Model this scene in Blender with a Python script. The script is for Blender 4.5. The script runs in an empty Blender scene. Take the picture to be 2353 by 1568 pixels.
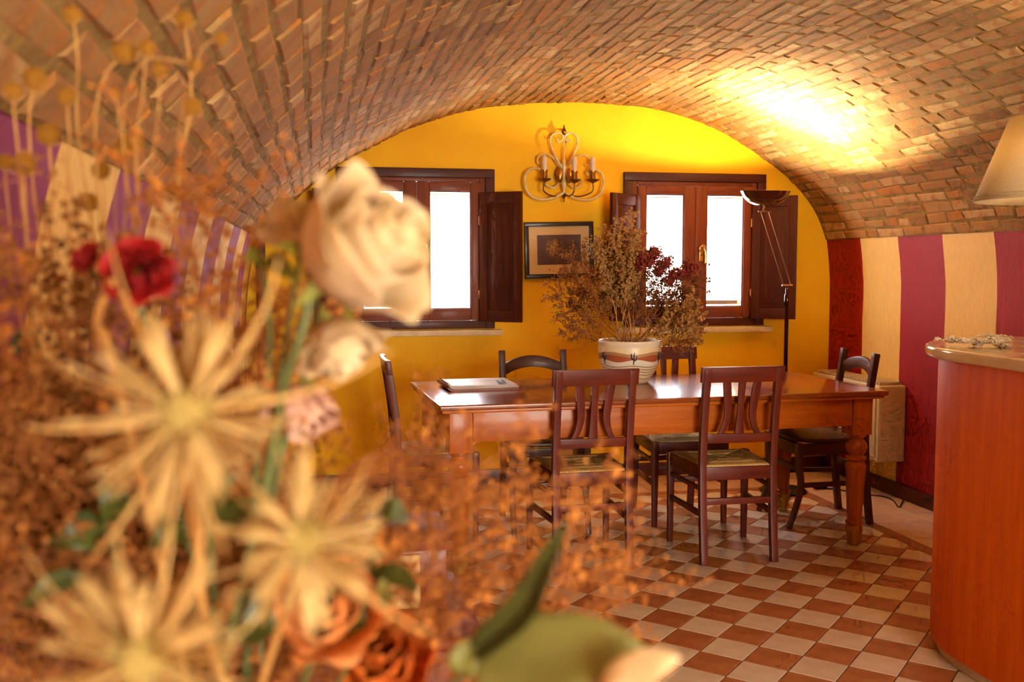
import bpy, bmesh, math, random
from mathutils import Vector, Matrix, Euler, Quaternion

# ------------------------------------------------------------------ scene, camera, light
SC = bpy.context.scene
COL = SC.collection
F_PX = 2288.0
CAM_Z = 1.38
YAW = math.atan(450.0 / F_PX)          # turned right of the vault axis
PITCH = math.atan(174.0 / F_PX)        # tipped down
cam_data = bpy.data.cameras.new('camera')
cam_data.sensor_width = 36.0
cam_data.lens = 36.0 * F_PX / 2353.0
cam_data.clip_start = 0.02
cam = bpy.data.objects.new('camera', cam_data)
COL.objects.link(cam)
cam.location = (0, 0, CAM_Z)
cam.rotation_euler = (math.pi / 2 - PITCH, 0, -YAW)
SC.camera = cam
cam_data.dof.use_dof = True
cam_data.dof.focus_distance = 4.7
cam_data.dof.aperture_fstop = 5.0
FWD = Vector((math.sin(YAW) * math.cos(PITCH), math.cos(YAW) * math.cos(PITCH), -math.sin(PITCH)))
RGT = Vector((math.cos(YAW), -math.sin(YAW), 0))
UPV = RGT.cross(FWD)


def at(px, py, d):
    """point of the place seen at a photograph pixel, d metres deep"""
    return Vector((0, 0, CAM_Z)) + FWD * d + RGT * ((px - 1176.5) / F_PX * d) - UPV * ((py - 784.0) / F_PX * d)


def proj(p):
    v = Vector(p) - Vector((0, 0, CAM_Z))
    d = v.dot(FWD)
    if d < 0.05:
        return None
    return (1176.5 + F_PX * v.dot(RGT) / d, 784.0 - F_PX * v.dot(UPV) / d, d)


world = bpy.data.worlds.new('sky')
SC.world = world
world.use_nodes = True
bg = world.node_tree.nodes['Background']
bg.inputs[0].default_value = (0.86, 0.93, 1.0, 1)
bg.inputs[1].default_value = 6.0
SC.view_settings.view_transform = 'Standard'
SC.view_settings.look = 'None'
SC.view_settings.exposure = 0.84
SC.view_settings.gamma = 1.0
SC.view_settings.use_curve_mapping = False
SC.cycles.max_bounces = 5
SC.cycles.diffuse_bounces = 3
SC.cycles.glossy_bounces = 2
SC.cycles.transmission_bounces = 3
SC.cycles.transparent_max_bounces = 6
SC.cycles.caustics_reflective = False
SC.cycles.caustics_refractive = False
SC.cycles.sample_clamp_indirect = 6.0
SC.cycles.use_light_tree = False
SC.cycles.adaptive_threshold = 0.08
SC.cycles.adaptive_min_samples = 12


def area_light(name, loc, direction, sx, sy, power, colour):
    L = bpy.data.lights.new(name, 'AREA')
    L.shape = 'RECTANGLE'
    L.size, L.size_y = sx, sy
    L.energy = power
    L.color = colour
    o = bpy.data.objects.new(name, L)
    COL.objects.link(o)
    o.location = loc
    o.rotation_euler = Vector(direction).to_track_quat('-Z', 'Y').to_euler()
    return o


# daylight outside the two windows of the yellow wall, and in the wide doorway behind the camera
area_light('daylight_window_one', (0.62, 6.62, 1.52), (0, -1, -0.12), 1.1, 1.1, 60, (0.84, 0.90, 1.0))
area_light('daylight_window_two', (2.415, 6.62, 1.52), (0, -1, -0.12), 1.1, 1.1, 60, (0.84, 0.90, 1.0))
area_light('daylight_doorway', (1.75, -2.72, 1.15), (-0.03, 1, 0.02), 1.9, 2.0, 122, (1.0, 0.86, 0.62))


# ------------------------------------------------------------------ materials
def S(r, g, b):
    def c(v):
        v = v / 255.0
        return v / 12.92 if v <= 0.04045 else ((v + 0.055) / 1.055) ** 2.4
    return (c(r), c(g), c(b), 1.0)


def new_mat(name):
    m = bpy.data.materials.new(name)
    m.use_nodes = True
    nt = m.node_tree
    return m, nt, nt.nodes['Principled BSDF'], nt.nodes, nt.links


def M(name, col, rough=0.5, col2=None, nscale=12.0, stretch=(1, 1, 1), detail=4.0, bump=0.0, bscale=60.0,
      metal=0.0, spec=0.5, coat=0.0, sheen=0.0, lo=0.35, hi=0.65, sss=0.0, transl=0.0):
    m, nt, b, N, L = new_mat(name)
    b.inputs['Base Color'].default_value = col
    b.inputs['Roughness'].default_value = rough
    b.inputs['Metallic'].default_value = metal
    b.inputs['Specular IOR Level'].default_value = spec
    b.inputs['Coat Weight'].default_value = coat
    b.inputs['Coat Roughness'].default_value = 0.12
    b.inputs['Sheen Weight'].default_value = sheen
    tc = N.new('ShaderNodeTexCoord')
    mp = N.new('ShaderNodeMapping')
    mp.inputs['Scale'].default_value = stretch
    L.new(tc.outputs['Object'], mp.inputs['Vector'])
    if col2 is not None:
        nz = N.new('ShaderNodeTexNoise')
        nz.inputs['Scale'].default_value = nscale
        nz.inputs['Detail'].default_value = detail
        nz.inputs['Roughness'].default_value = 0.6
        L.new(mp.outputs[0], nz.inputs['Vector'])
        rp = N.new('ShaderNodeValToRGB')
        rp.color_ramp.elements[0].position = lo
        rp.color_ramp.elements[1].position = hi
        rp.color_ramp.elements[0].color = col
        rp.color_ramp.elements[1].color = col2
        L.new(nz.outputs['Fac'], rp.inputs[0])
        L.new(rp.outputs[0], b.inputs['Base Color'])
    if bump > 0:
        nb = N.new('ShaderNodeTexNoise')
        nb.inputs['Scale'].default_value = bscale
        nb.inputs['Detail'].default_value = 4.0
        L.new(mp.outputs[0], nb.inputs['Vector'])
        bp = N.new('ShaderNodeBump')
        bp.inputs['Strength'].default_value = bump
        bp.inputs['Distance'].default_value = 0.01
        L.new(nb.outputs['Fac'], bp.inputs['Height'])
        L.new(bp.outputs[0], b.inputs['Normal'])
    if transl > 0:
        tr = N.new('ShaderNodeBsdfTranslucent')
        mx = N.new('ShaderNodeMixShader')
        mx.inputs[0].default_value = transl
        tr.inputs[0].default_value = col2 or col
        out = N['Material Output']
        L.new(b.outputs[0], mx.inputs[1])
        L.new(tr.outputs[0], mx.inputs[2])
        L.new(mx.outputs[0], out.inputs[0])
    return m


def wood(name, dark, light, axis='z', rough=0.4, coat=0.25, scale=1.0, bump=0.03, spec=0.28):
    k = {'x': (2.2, 26, 26), 'y': (26, 2.2, 26), 'z': (26, 26, 2.2)}[axis]
    return M(name, dark, rough, light, 1.3 * scale, k, 6.0, bump, 3.0 * scale, coat=coat, lo=0.3, hi=0.72, spec=spec)


def brick_mat():
    m, nt, b, N, L = new_mat('old_brick')
    b.inputs['Roughness'].default_value = 0.85
    b.inputs['Specular IOR Level'].default_value = 0.25
    at_ = N.new('ShaderNodeAttribute')
    at_.attribute_name = 'tint'
    rp = N.new('ShaderNodeValToRGB')
    e = rp.color_ramp.elements
    e[0].position, e[0].color = 0.0, S(144, 106, 60)
    e[1].position, e[1].color = 1.0, S(208, 168, 110)
    for p, c in ((0.22, S(170, 130, 80)), (0.4, S(180, 130, 68)), (0.55, S(182, 146, 92)), (0.72, S(192, 126, 58)),
                 (0.86, S(198, 162, 106))):
        x = e.new(p)
        x.color = c
    L.new(at_.outputs['Fac'], rp.inputs[0])
    tc = N.new('ShaderNodeTexCoord')
    n1 = N.new('ShaderNodeTexNoise')
    n1.inputs['Scale'].default_value = 16
    n1.inputs['Detail'].default_value = 6
    n1.inputs['Roughness'].default_value = 0.65
    L.new(tc.outputs['Object'], n1.inputs['Vector'])
    r1 = N.new('ShaderNodeValToRGB')
    r1.color_ramp.elements[0].position = 0.46
    r1.color_ramp.elements[1].position = 0.66
    L.new(n1.outputs['Fac'], r1.inputs[0])
    mx = N.new('ShaderNodeMix')
    mx.data_type = 'RGBA'
    L.new(r1.outputs[0], mx.inputs['Factor'])
    L.new(rp.outputs[0], mx.inputs['A'])
    mx.inputs['B'].default_value = S(194, 122, 50)
    n3 = N.new('ShaderNodeTexNoise')
    n3.inputs['Scale'].default_value = 9
    n3.inputs['Detail'].default_value = 5
    L.new(tc.outputs['Object'], n3.inputs['Vector'])
    r3 = N.new('ShaderNodeValToRGB')
    r3.color_ramp.elements[0].position = 0.55
    r3.color_ramp.elements[1].position = 0.75
    r3.color_ramp.elements[1].color = (0.75, 0.75, 0.75, 1)
    L.new(n3.outputs['Fac'], r3.inputs[0])
    mx2 = N.new('ShaderNodeMix')
    mx2.data_type = 'RGBA'
    L.new(r3.outputs[0], mx2.inputs['Factor'])
    L.new(mx.outputs['Result'], mx2.inputs['A'])
    mx2.inputs['B'].default_value = S(150, 118, 84)
    L.new(mx2.outputs['Result'], b.inputs['Base Color'])
    n2 = N.new('ShaderNodeTexNoise')
    n2.inputs['Scale'].default_value = 55
    n2.inputs['Detail'].default_value = 6
    n2.inputs['Roughness'].default_value = 0.7
    L.new(tc.outputs['Object'], n2.inputs['Vector'])
    bp = N.new('ShaderNodeBump')
    bp.inputs['Strength'].default_value = 0.7
    bp.inputs['Distance'].default_value = 0.012
    L.new(n2.outputs['Fac'], bp.inputs['Height'])
    L.new(bp.outputs[0], b.inputs['Normal'])
    return m


def stripe_mat(name, start, period, cols, rough):
    """painted vertical bands along Y; cols repeat from start"""
    m, nt, b, N, L = new_mat(name)
    b.inputs['Roughness'].default_value = rough
    b.inputs['Specular IOR Level'].default_value = 0.2
    geo = N.new('ShaderNodeNewGeometry')
    sp = N.new('ShaderNodeSeparateXYZ')
    L.new(geo.outputs['Position'], sp.inputs[0])
    nz = N.new('ShaderNodeTexNoise')
    nz.inputs['Scale'].default_value = 2.2
    nz.inputs['Detail'].default_value = 3
    L.new(geo.outputs['Position'], nz.inputs['Vector'])
    ad = N.new('ShaderNodeMath')
    ad.operation = 'MULTIPLY_ADD'
    ad.inputs[1].default_value = 0.03
    L.new(nz.outputs['Fac'], ad.inputs[0])
    L.new(sp.outputs['Y'], ad.inputs[2])
    su = N.new('ShaderNodeMath')
    su.operation = 'SUBTRACT'
    su.inputs[1].default_value = start + 0.015
    L.new(ad.outputs[0], su.inputs[0])
    dv = N.new('ShaderNodeMath')
    dv.operation = 'DIVIDE'
    dv.inputs[1].default_value = period * len(cols)
    L.new(su.outputs[0], dv.inputs[0])
    fr = N.new('ShaderNodeMath')
    fr.operation = 'FRACT'
    L.new(dv.outputs[0], fr.inputs[0])
    rp = N.new('ShaderNodeValToRGB')
    rp.color_ramp.interpolation = 'CONSTANT'
    e = rp.color_ramp.elements
    n = len(cols)
    e[0].position, e[0].color = 0.0, cols[0]
    e[1].position, e[1].color = 1.0 / n, cols[1]
    for i in range(2, n):
        x = e.new(i / n)
        x.color = cols[i]
    L.new(fr.outputs[0], rp.inputs[0])
    n2 = N.new('ShaderNodeTexNoise')
    n2.inputs['Scale'].default_value = 26
    n2.inputs['Detail'].default_value = 4
    mp = N.new('ShaderNodeMapping')
    mp.inputs['Scale'].default_value = (1, 3.0, 0.8)
    L.new(geo.outputs['Position'], mp.inputs['Vector'])
    L.new(mp.outputs[0], n2.inputs['Vector'])
    mr = N.new('ShaderNodeMapRange')
    mr.inputs['To Min'].default_value = 0.84
    mr.inputs['To Max'].default_value = 1.12
    L.new(n2.outputs['Fac'], mr.inputs[0])
    hs = N.new('ShaderNodeHueSaturation')
    L.new(rp.outputs[0], hs.inputs['Color'])
    L.new(mr.outputs[0], hs.inputs['Value'])
    L.new(hs.outputs[0], b.inputs['Base Color'])
    bp = N.new('ShaderNodeBump')
    bp.inputs['Strength'].default_value = 0.25
    bp.inputs['Distance'].default_value = 0.006
    L.new(n2.outputs['Fac'], bp.inputs['Height'])
    L.new(bp.outputs[0], b.inputs['Normal'])
    return m


MT = {}
MT['brick'] = brick_mat()
MT['mortar'] = M('lime_mortar', S(128, 102, 54), 0.95, S(166, 134, 76), 14, bump=0.6, bscale=40, spec=0.2)
MT['yellow'] = M('yellow_plaster', S(250, 186, 3), 0.62, S(253, 198, 10), 3.0, bump=0.10, bscale=34, spec=0.25)
CREAM_P = S(240, 200, 112)
MT['stripes_right'] = stripe_mat('striped_paint_right', 6.18 - 0.42 * 40, 0.42,
                                 [CREAM_P, S(160, 34, 46), CREAM_P, S(164, 26, 8)], 0.6)
MT['stripes_left'] = stripe_mat('striped_paint_left', 1.89 - 0.42 * 20, 0.42,
                                [S(150, 66, 110), CREAM_P], 0.75)
MT['floor_base'] = M('tile_grout', S(132, 104, 78), 0.9, S(112, 86, 64), 20)
MT['tile_brown'] = M('terracotta_tile', S(160, 92, 54), 0.34, S(186, 120, 78), 9, bump=0.08, bscale=30)
MT['tile_cream'] = M('cream_tile', S(220, 202, 180), 0.24, S(232, 218, 200), 9, bump=0.08, bscale=30)
MT['tile_pale'] = M('pale_pink_tile', S(206, 170, 146), 0.36, S(216, 184, 160), 9, bump=0.06, bscale=30)
MT['tile_border'] = M('brown_border_tile', S(150, 92, 66), 0.4, S(166, 106, 78), 9)
MT['baseboard'] = M('dark_baseboard', S(78, 26, 18), 0.4, S(94, 34, 22), 12)
for ax in 'xyz':
    MT['chair_' + ax] = wood('cherry_chair_wood_' + ax, S(84, 24, 8), S(122, 44, 16), ax, 0.42, 0.08)
    MT['darkchair_' + ax] = wood('walnut_chair_wood_' + ax, S(66, 28, 10), S(98, 48, 18), ax, 0.4, 0.1)
    MT['casing_' + ax] = wood('dark_casing_wood_' + ax, S(66, 24, 8), S(88, 34, 12), ax, 0.5, 0.05)
    MT['sash_' + ax] = wood('chestnut_sash_wood_' + ax, S(108, 46, 14), S(138, 64, 22), ax, 0.5, 0.05)
    MT['table_' + ax] = wood('honey_table_wood_' + ax, S(170, 80, 12), S(204, 108, 24), ax, 0.36, 0.15)
MT['table_top'] = wood('polished_table_top', S(126, 58, 18), S(164, 86, 32), 'x', 0.24, 0.4)
MT['foot'] = wood('worn_foot_wood', S(176, 124, 44), S(200, 150, 66), 'z', 0.5, 0.0)
MT['rush'] = M('woven_rush', S(196, 156, 84), 0.7, S(228, 196, 126), 120, (1, 1, 1), bump=0.3, bscale=150)
MT['marble'] = M('cream_marble', S(224, 186, 130), 0.14, S(240, 210, 162), 7, detail=8, coat=0.4, lo=0.4, hi=0.6)
MT['counter'] = wood('orange_veneer', S(222, 92, 6), S(240, 112, 14), 'z', 0.5, 0.0, 0.8, 0.01, 0.12)
MT['plinth'] = M('cream_plinth', S(226, 196, 150), 0.5, S(214, 182, 136), 10)
MT['stone'] = M('cream_sill_stone', S(204, 176, 130), 0.5, S(220, 196, 154), 16)
MT['heater'] = M('cream_enamel', S(214, 196, 162), 0.35, S(220, 204, 172), 4)
MT['grille'] = M('grey_grille', S(150, 134, 106), 0.5)
MT['shade'] = M('cream_lamp_fabric', S(236, 214, 168), 0.8, S(228, 204, 154), 120, transl=0.3)
MT['brass'] = M('aged_brass', S(196, 144, 66), 0.3, metal=0.9)
MT['brass_dark'] = M('dark_bronze', S(140, 96, 48), 0.35, metal=0.8)
MT['ivory'] = M('ivory_gilt_iron', S(232, 214, 168), 0.35, S(206, 176, 104), 40, spec=0.6)
MT['candle'] = M('candle_sleeve', S(222, 200, 176), 0.5)
MT['black'] = M('black_plastic', S(18, 14, 12), 0.4)
MT['lamp_metal'] = M('dark_lamp_metal', S(70, 36, 18), 0.22, metal=0.7, coat=0.4)
MT['lamp_bowl'] = M('smoked_bowl', S(78, 30, 16), 0.08, coat=0.8)
MT['bowl_inside'] = M('white_reflector', S(244, 236, 220), 0.35)
MT['rod'] = M('thin_steel_rod', S(190, 150, 106), 0.3, metal=0.8)
MT['frame'] = wood('ebony_frame', S(44, 26, 14), S(60, 36, 20), 'x', 0.4, 0.2)
MT['matboard'] = M('cream_matboard', S(226, 198, 150), 0.8)
MT['paper'] = M('grey_paper', S(196, 176, 166), 0.45, S(214, 198, 184), 5)
MT['paper_red'] = M('brown_cover', S(140, 70, 48), 0.4, S(160, 90, 66), 6)
MT['ink'] = M('black_ink', S(16, 14, 14), 0.5)
MT['glass'] = None
m, nt, b, N, L = new_mat('window_glass')
b.inputs['Base Color'].default_value = (1, 1, 1, 1)
b.inputs['Roughness'].default_value = 0.02
trn = N.new('ShaderNodeBsdfTransparent')
gl = N.new('ShaderNodeBsdfGlossy')
gl.inputs['Roughness'].default_value = 0.02
mx = N.new('ShaderNodeMixShader')
mx.inputs[0].default_value = 0.06
L.new(trn.outputs[0], mx.inputs[1])
L.new(gl.outputs[0], mx.inputs[2])
L.new(mx.outputs[0], N['Material Output'].inputs[0])
N.remove(b)
MT['glass'] = m
m, nt, b, N, L = new_mat('sheer_curtain')
b.inputs['Base Color'].default_value = S(246, 240, 234)
b.inputs['Roughness'].default_value = 0.9
trn = N.new('ShaderNodeBsdfTransparent')
tl = N.new('ShaderNodeBsdfTranslucent')
tl.inputs[0].default_value = S(250, 246, 240)
mx = N.new('ShaderNodeMixShader')
mx2 = N.new('ShaderNodeMixShader')
mx.inputs[0].default_value = 0.6
mx2.inputs[0].default_value = 0.25
L.new(trn.outputs[0], mx.inputs[1])
L.new(tl.outputs[0], mx.inputs[2])
L.new(mx.outputs[0], mx2.inputs[1])
L.new(b.outputs[0], mx2.inputs[2])
L.new(mx2.outputs[0], N['Material Output'].inputs[0])
MT['sheer'] = m
MT['hem'] = M('curtain_hem', S(206, 186, 160), 0.9)

# plants
MT['rose'] = M('cream_rose_petal', S(246, 226, 186), 0.55, S(238, 206, 150), 22, bump=0.15, bscale=70, transl=0.35)
MT['rose_pink'] = M('blush_rose_petal', S(240, 204, 176), 0.55, S(222, 160, 130), 24, bump=0.15, bscale=70, transl=0.3)
MT['salmon'] = M('salmon_petal', S(244, 176, 104), 0.55, S(232, 136, 60), 30, bump=0.15, transl=0.3)
MT['orange'] = M('orange_petal', S(232, 128, 40), 0.6, S(210, 94, 20), 30, transl=0.3)
MT['red'] = M('crimson_petal', S(184, 16, 10), 0.6, S(140, 8, 8), 30, transl=0.25)
MT['red_dust'] = M('dusty_red_floret', S(122, 32, 24), 0.8, S(156, 58, 40), 40)
MT['sepal'] = M('sepal_green', S(112, 116, 30), 0.6, S(150, 144, 46), 30, transl=0.2)
MT['stem_green'] = M('stem_green', S(104, 112, 58), 0.6, S(84, 90, 40), 30)
MT['leaf_dark'] = M('dark_green_leaf', S(50, 62, 24), 0.45, S(84, 88, 30), 18, transl=0.15)
MT['leaf_olive'] = M('olive_leaf', S(112, 110, 46), 0.5, S(144, 138, 70), 14, transl=0.2)
MT['thistle_core'] = M('thistle_core', S(184, 164, 92), 0.8, S(164, 136, 66), 60, bump=0.5, bscale=200)
MT['bract'] = M('straw_bract', S(238, 208, 140), 0.65, S(214, 172, 96), 40, transl=0.3)
MT['whisker'] = M('straw_whisker', S(210, 164, 92), 0.7, S(226, 184, 112), 40)
MT['globe'] = M('ochre_globe_head', S(210, 148, 30), 0.85, S(176, 112, 20), 120, bump=0.6, bscale=300)
MT['straw'] = M('straw_stem', S(206, 156, 84), 0.7, S(180, 124, 58), 40)
MT['rust_stem'] = M('rust_stem', S(150, 84, 34), 0.8, S(176, 106, 48), 40)
MT['rust_bloom'] = M('rust_floret', S(174, 98, 28), 0.85, S(208, 134, 52), 30, transl=0.15)
MT['brown_bloom'] = M('brown_floret', S(142, 86, 32), 0.85, S(180, 118, 50), 30, transl=0.12)
MT['tan_bloom'] = M('tan_floret', S(206, 160, 92), 0.85, S(180, 128, 66), 30, transl=0.2)
MT['dark_bloom'] = M('umber_floret', S(98, 58, 22), 0.85, S(130, 80, 32), 30)
MT['white_bloom'] = M('white_floret', S(238, 222, 196), 0.8, S(226, 202, 176), 30)
MT['pale_stem'] = M('pale_green_stem', S(176, 160, 84), 0.7, S(148, 132, 60), 30)
MT['vase'] = M('brown_glazed_vase', S(110, 60, 30), 0.3, S(130, 76, 40), 10, coat=0.3)
MT['soil'] = M('dry_foam', S(86, 62, 36), 0.95, S(66, 46, 26), 40)
MT['cabinet_wood_z'] = wood('red_cabinet_wood_z', S(112, 46, 22), S(146, 68, 34), 'z', 0.4, 0.2)
MT['cabinet_wood_x'] = wood('red_cabinet_wood_x', S(112, 46, 22), S(146, 68, 34), 'x', 0.6, 0.0)
MT['cream_panel'] = M('cream_painted_panel', S(232, 186, 116), 0.55, S(220, 168, 96), 8)
MT['red_panel'] = M('red_painted_panel', S(132, 28, 16), 0.5, S(150, 40, 22), 8)


# ------------------------------------------------------------------ mesh building
def cr(pts, n=6, closed=False):
    """Catmull-Rom through points (any dimension)"""
    P = [Vector(p) for p in pts]
    out = []
    k = len(P)
    for i in range(k - 1):
        p0, p1, p2 = P[max(i - 1, 0)], P[i], P[i + 1]
        p3 = P[min(i + 2, k - 1)]
        for j in range(n):
            t = j / n
            t2, t3 = t * t, t * t * t
            out.append(0.5 * ((2 * p1) + (p2 - p0) * t + (2 * p0 - 5 * p1 + 4 * p2 - p3) * t2 + (3 * p1 - p0 - 3 * p2 + p3) * t3))
    out.append(P[-1])
    return out


class MB:
    def __init__(self):
        self.v, self.f = [], []

    def add(self, vs, fs):
        o = len(self.v)
        self.v += [tuple(p) for p in vs]
        self.f += [tuple(i + o for i in q) for q in fs]
        return self

    def box(self, x0, x1, y0, y1, z0, z1, mat=None):
        vs = [Vector((x, y, z)) for z in (z0, z1) for y in (y0, y1) for x in (x0, x1)]
        if mat:
            vs = [mat @ p for p in vs]
        return self.add(vs, [(0, 2, 3, 1), (4, 5, 7, 6), (0, 1, 5, 4), (1, 3, 7, 5), (3, 2, 6, 7), (2, 0, 4, 6)])

    def tube(self, pts, rad, n=6, cap=True, squash=1.0, up=None):
        P = [Vector(p) for p in pts]
        k = len(P)
        R = rad if isinstance(rad, (list, tuple)) else [rad] * k
        T = []
        for i in range(k):
            a, b_ = P[max(i - 1, 0)], P[min(i + 1, k - 1)]
            t = (b_ - a)
            T.append(t.normalized() if t.length > 1e-9 else Vector((0, 0, 1)))
        nrm = up.copy() if up is not None else T[0].orthogonal().normalized()
        vs = []
        for i in range(k):
            nrm = (nrm - T[i] * nrm.dot(T[i]))
            nrm = nrm.normalized() if nrm.length > 1e-6 else T[i].orthogonal().normalized()
            bn = T[i].cross(nrm)
            for j in range(n):
                a = 2 * math.pi * j / n
                vs.append(P[i] + nrm * (R[i] * math.cos(a)) + bn * (R[i] * squash * math.sin(a)))
        fs = []
        for i in range(k - 1):
            for j in range(n):
                j2 = (j + 1) % n
                fs.append((i * n + j, i * n + j2, (i + 1) * n + j2, (i + 1) * n + j))
        if cap:
            fs.append(tuple(reversed(range(n))))
            fs.append(tuple((k - 1) * n + j for j in range(n)))
        return self.add(vs, fs)

    def lathe(self, prof, n=24, mat=None, cap=True):
        vs, fs = [], []
        for r, z in prof:
            for j in range(n):
                a = 2 * math.pi * j / n
                vs.append(Vector((r * math.cos(a), r * math.sin(a), z)))
        if mat:
            vs = [mat @ p for p in vs]
        k = len(prof)
        for i in range(k - 1):
            for j in range(n):
                j2 = (j + 1) % n
                fs.append((i * n + j, i * n + j2, (i + 1) * n + j2, (i + 1) * n + j))
        if cap:
            fs.append(tuple(reversed(range(n))))
            fs.append(tuple((k - 1) * n + j for j in range(n)))
        return self.add(vs, fs)

    def prism(self, poly, thick, mat=None):
        """poly: (x, z) outline in the XZ plane, thickness along y centred"""
        n = len(poly)
        vs = [Vector((p[0], -thick / 2, p[1])) for p in poly] + [Vector((p[0], thick / 2, p[1])) for p in poly]
        if mat:
            vs = [mat @ p for p in vs]
        fs = [tuple(range(n)), tuple(reversed(range(n, 2 * n)))]
        for i in range(n):
            j = (i + 1) % n
            fs.append((j, i, i + n, j + n))
        return self.add(vs, fs)

    def grid(self, fn, nu, nv):
        vs = [fn(u / nu, v / nv) for v in range(nv + 1) for u in range(nu + 1)]
        w = nu + 1
        fs = [(v * w + u, v * w + u + 1, (v + 1) * w + u + 1, (v + 1) * w + u) for v in range(nv) for u in range(nu)]
        return self.add(vs, fs)

    def ball(self, c, r, nu=8, nv=5, sz=1.0):
        vs, fs = [], []
        c = Vector(c)
        for i in range(1, nv):
            th = math.pi * i / nv
            for j in range(nu):
                a = 2 * math.pi * j / nu
                vs.append(c + Vector((r * math.sin(th) * math.cos(a), r * math.sin(th) * math.sin(a), r * sz * math.cos(th))))
        top, bot = len(vs), len(vs) + 1
        vs += [c + Vector((0, 0, r * sz)), c - Vector((0, 0, r * sz))]
        for i in range(nv - 2):
            for j in range(nu):
                j2 = (j + 1) % nu
                fs.append((i * nu + j, (i + 1) * nu + j, (i + 1) * nu + j2, i * nu + j2))
        for j in range(nu):
            j2 = (j + 1) % nu
            fs.append((top, j, j2))
            fs.append((bot, (nv - 2) * nu + j2, (nv - 2) * nu + j))
        return self.add(vs, fs)

    def mesh(self, name, material, bevel=0.0, smooth=True, seg=2):
        me = bpy.data.meshes.new(name)
        me.from_pydata(self.v, [], self.f)
        bm = bmesh.new()
        bm.from_mesh(me)
        bmesh.ops.recalc_face_normals(bm, faces=bm.faces)
        if bevel > 0:
            ed = [e for e in bm.edges if len(e.link_faces) == 2 and e.calc_face_angle(0) > 0.6]
            bmesh.ops.bevel(bm, geom=ed, offset=bevel, segments=seg, profile=0.6, affect='EDGES', clamp_overlap=True)
        bm.to_mesh(me)
        bm.free()
        if smooth:
            me.shade_smooth()
            me.set_sharp_from_angle(angle=math.radians(38))
        if material is not None:
            me.materials.append(MT[material] if isinstance(material, str) else material)
        return me

    def build(self, name, material, parent=None, bevel=0.0, smooth=True, seg=2):
        return link(name, self.mesh(name, material, bevel, smooth, seg), parent)


def link(name, me, parent=None, loc=None, rot=None):
    o = bpy.data.objects.new(name, me)
    COL.objects.link(o)
    if parent is not None:
        o.parent = parent
    if loc is not None:
        o.location = loc
    if rot is not None:
        o.rotation_euler = rot
    return o


def tag(o, label=None, cat=None, group=None, kind=None):
    if label:
        o['label'] = label
    if cat:
        o['category'] = cat
    if group:
        o['group'] = group
    if kind:
        o['kind'] = kind
    return o


def thing(name, label, cat, loc=(0, 0, 0), rz=0.0, group=None):
    o = link(name, None, None, loc, (0, 0, rz))
    o.empty_display_size = 0.05
    return tag(o, label, cat, group)


def copy_tree(o, parent=None):
    c = o.copy()
    COL.objects.link(c)
    c.parent = parent
    for ch in list(o.children):
        copy_tree(ch, c)
    return c


def struct(o):
    o['kind'] = 'structure'
    return o


def solidify(o, t):
    m_ = o.modifiers.new('thickness', 'SOLIDIFY')
    m_.thickness = t
    m_.offset = 0
    return o

# ------------------------------------------------------------------ the setting: vault, walls, floor
Y_BACK, Y_FRONT = 6.18, -2.8
X_L, X_R = -0.42, 3.40
PROF = cr([(-.335, 1.55), (-.25, 1.645), (-.07, 1.816), (.13, 1.98), (.35, 2.105), (.618, 2.235), (1.0, 2.35),
           (1.51, 2.405), (1.95, 2.40), (2.24, 2.365), (2.57, 2.265), (2.875, 2.10), (3.126, 1.92), (3.285, 1.73),
           (3.365, 1.55)], 8)
ARC = [0.0]
for i in range(1, len(PROF)):
    ARC.append(ARC[-1] + (PROF[i] - PROF[i - 1]).length)
ARC_LEN = ARC[-1]


def vault(s):
    """point and inward normal of the vault section at arc length s"""
    s = min(max(s, 0.0), ARC_LEN - 1e-6)
    lo = 0
    hi = len(ARC) - 1
    while hi - lo > 1:
        mid = (lo + hi) // 2
        if ARC[mid] <= s:
            lo = mid
        else:
            hi = mid
    t = (s - ARC[lo]) / (ARC[hi] - ARC[lo])
    p = PROF[lo].lerp(PROF[hi], t)
    a = (PROF[min(lo + 1, len(PROF) - 1)] - PROF[lo]).normalized()
    return p, Vector((a.y, -a.x))


def top_z(x):
    if x <= PROF[0].x or x >= PROF[-1].x:
        return 1.58
    for i in range(len(PROF) - 1):
        if PROF[i].x <= x <= PROF[i + 1].x:
            t = (x - PROF[i].x) / (PROF[i + 1].x - PROF[i].x)
            return PROF[i].y + t * (PROF[i + 1].y - PROF[i].y)
    return 2.4


# ceiling shell (mortar bed) with a thickness
mb = MB()
nS = 72
sec = []
for i in range(nS + 1):
    p, n_ = vault(ARC_LEN * i / nS)
    sec.append((p + n_ * 0.0025, p - n_ * 0.22))
vs, fs = [], []
for y in (Y_FRONT - 0.1, Y_BACK + 0.02):
    for a, b_ in sec:
        vs += [Vector((a.x, y, a.y)), Vector((b_.x, y, b_.y))]
w = 2 * (nS + 1)
for i in range(nS):
    a = 2 * i
    fs += [(a, a + 2, w + a + 2, w + a), (a + 1, w + a + 1, w + a + 3, a + 3), (a, a + 1, a + 3, a + 2),
           (w + a, w + a + 2, w + a + 3, w + a + 1)]
fs += [(0, w, w + 1, 1), (w - 2, w - 1, 2 * w - 1, 2 * w - 2)]
mb.add(vs, fs)
ceiling = struct(mb.build('ceiling', 'mortar', smooth=True))
tag(ceiling, 'barrel vault ceiling of old worn bricks in brown mortar')

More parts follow.
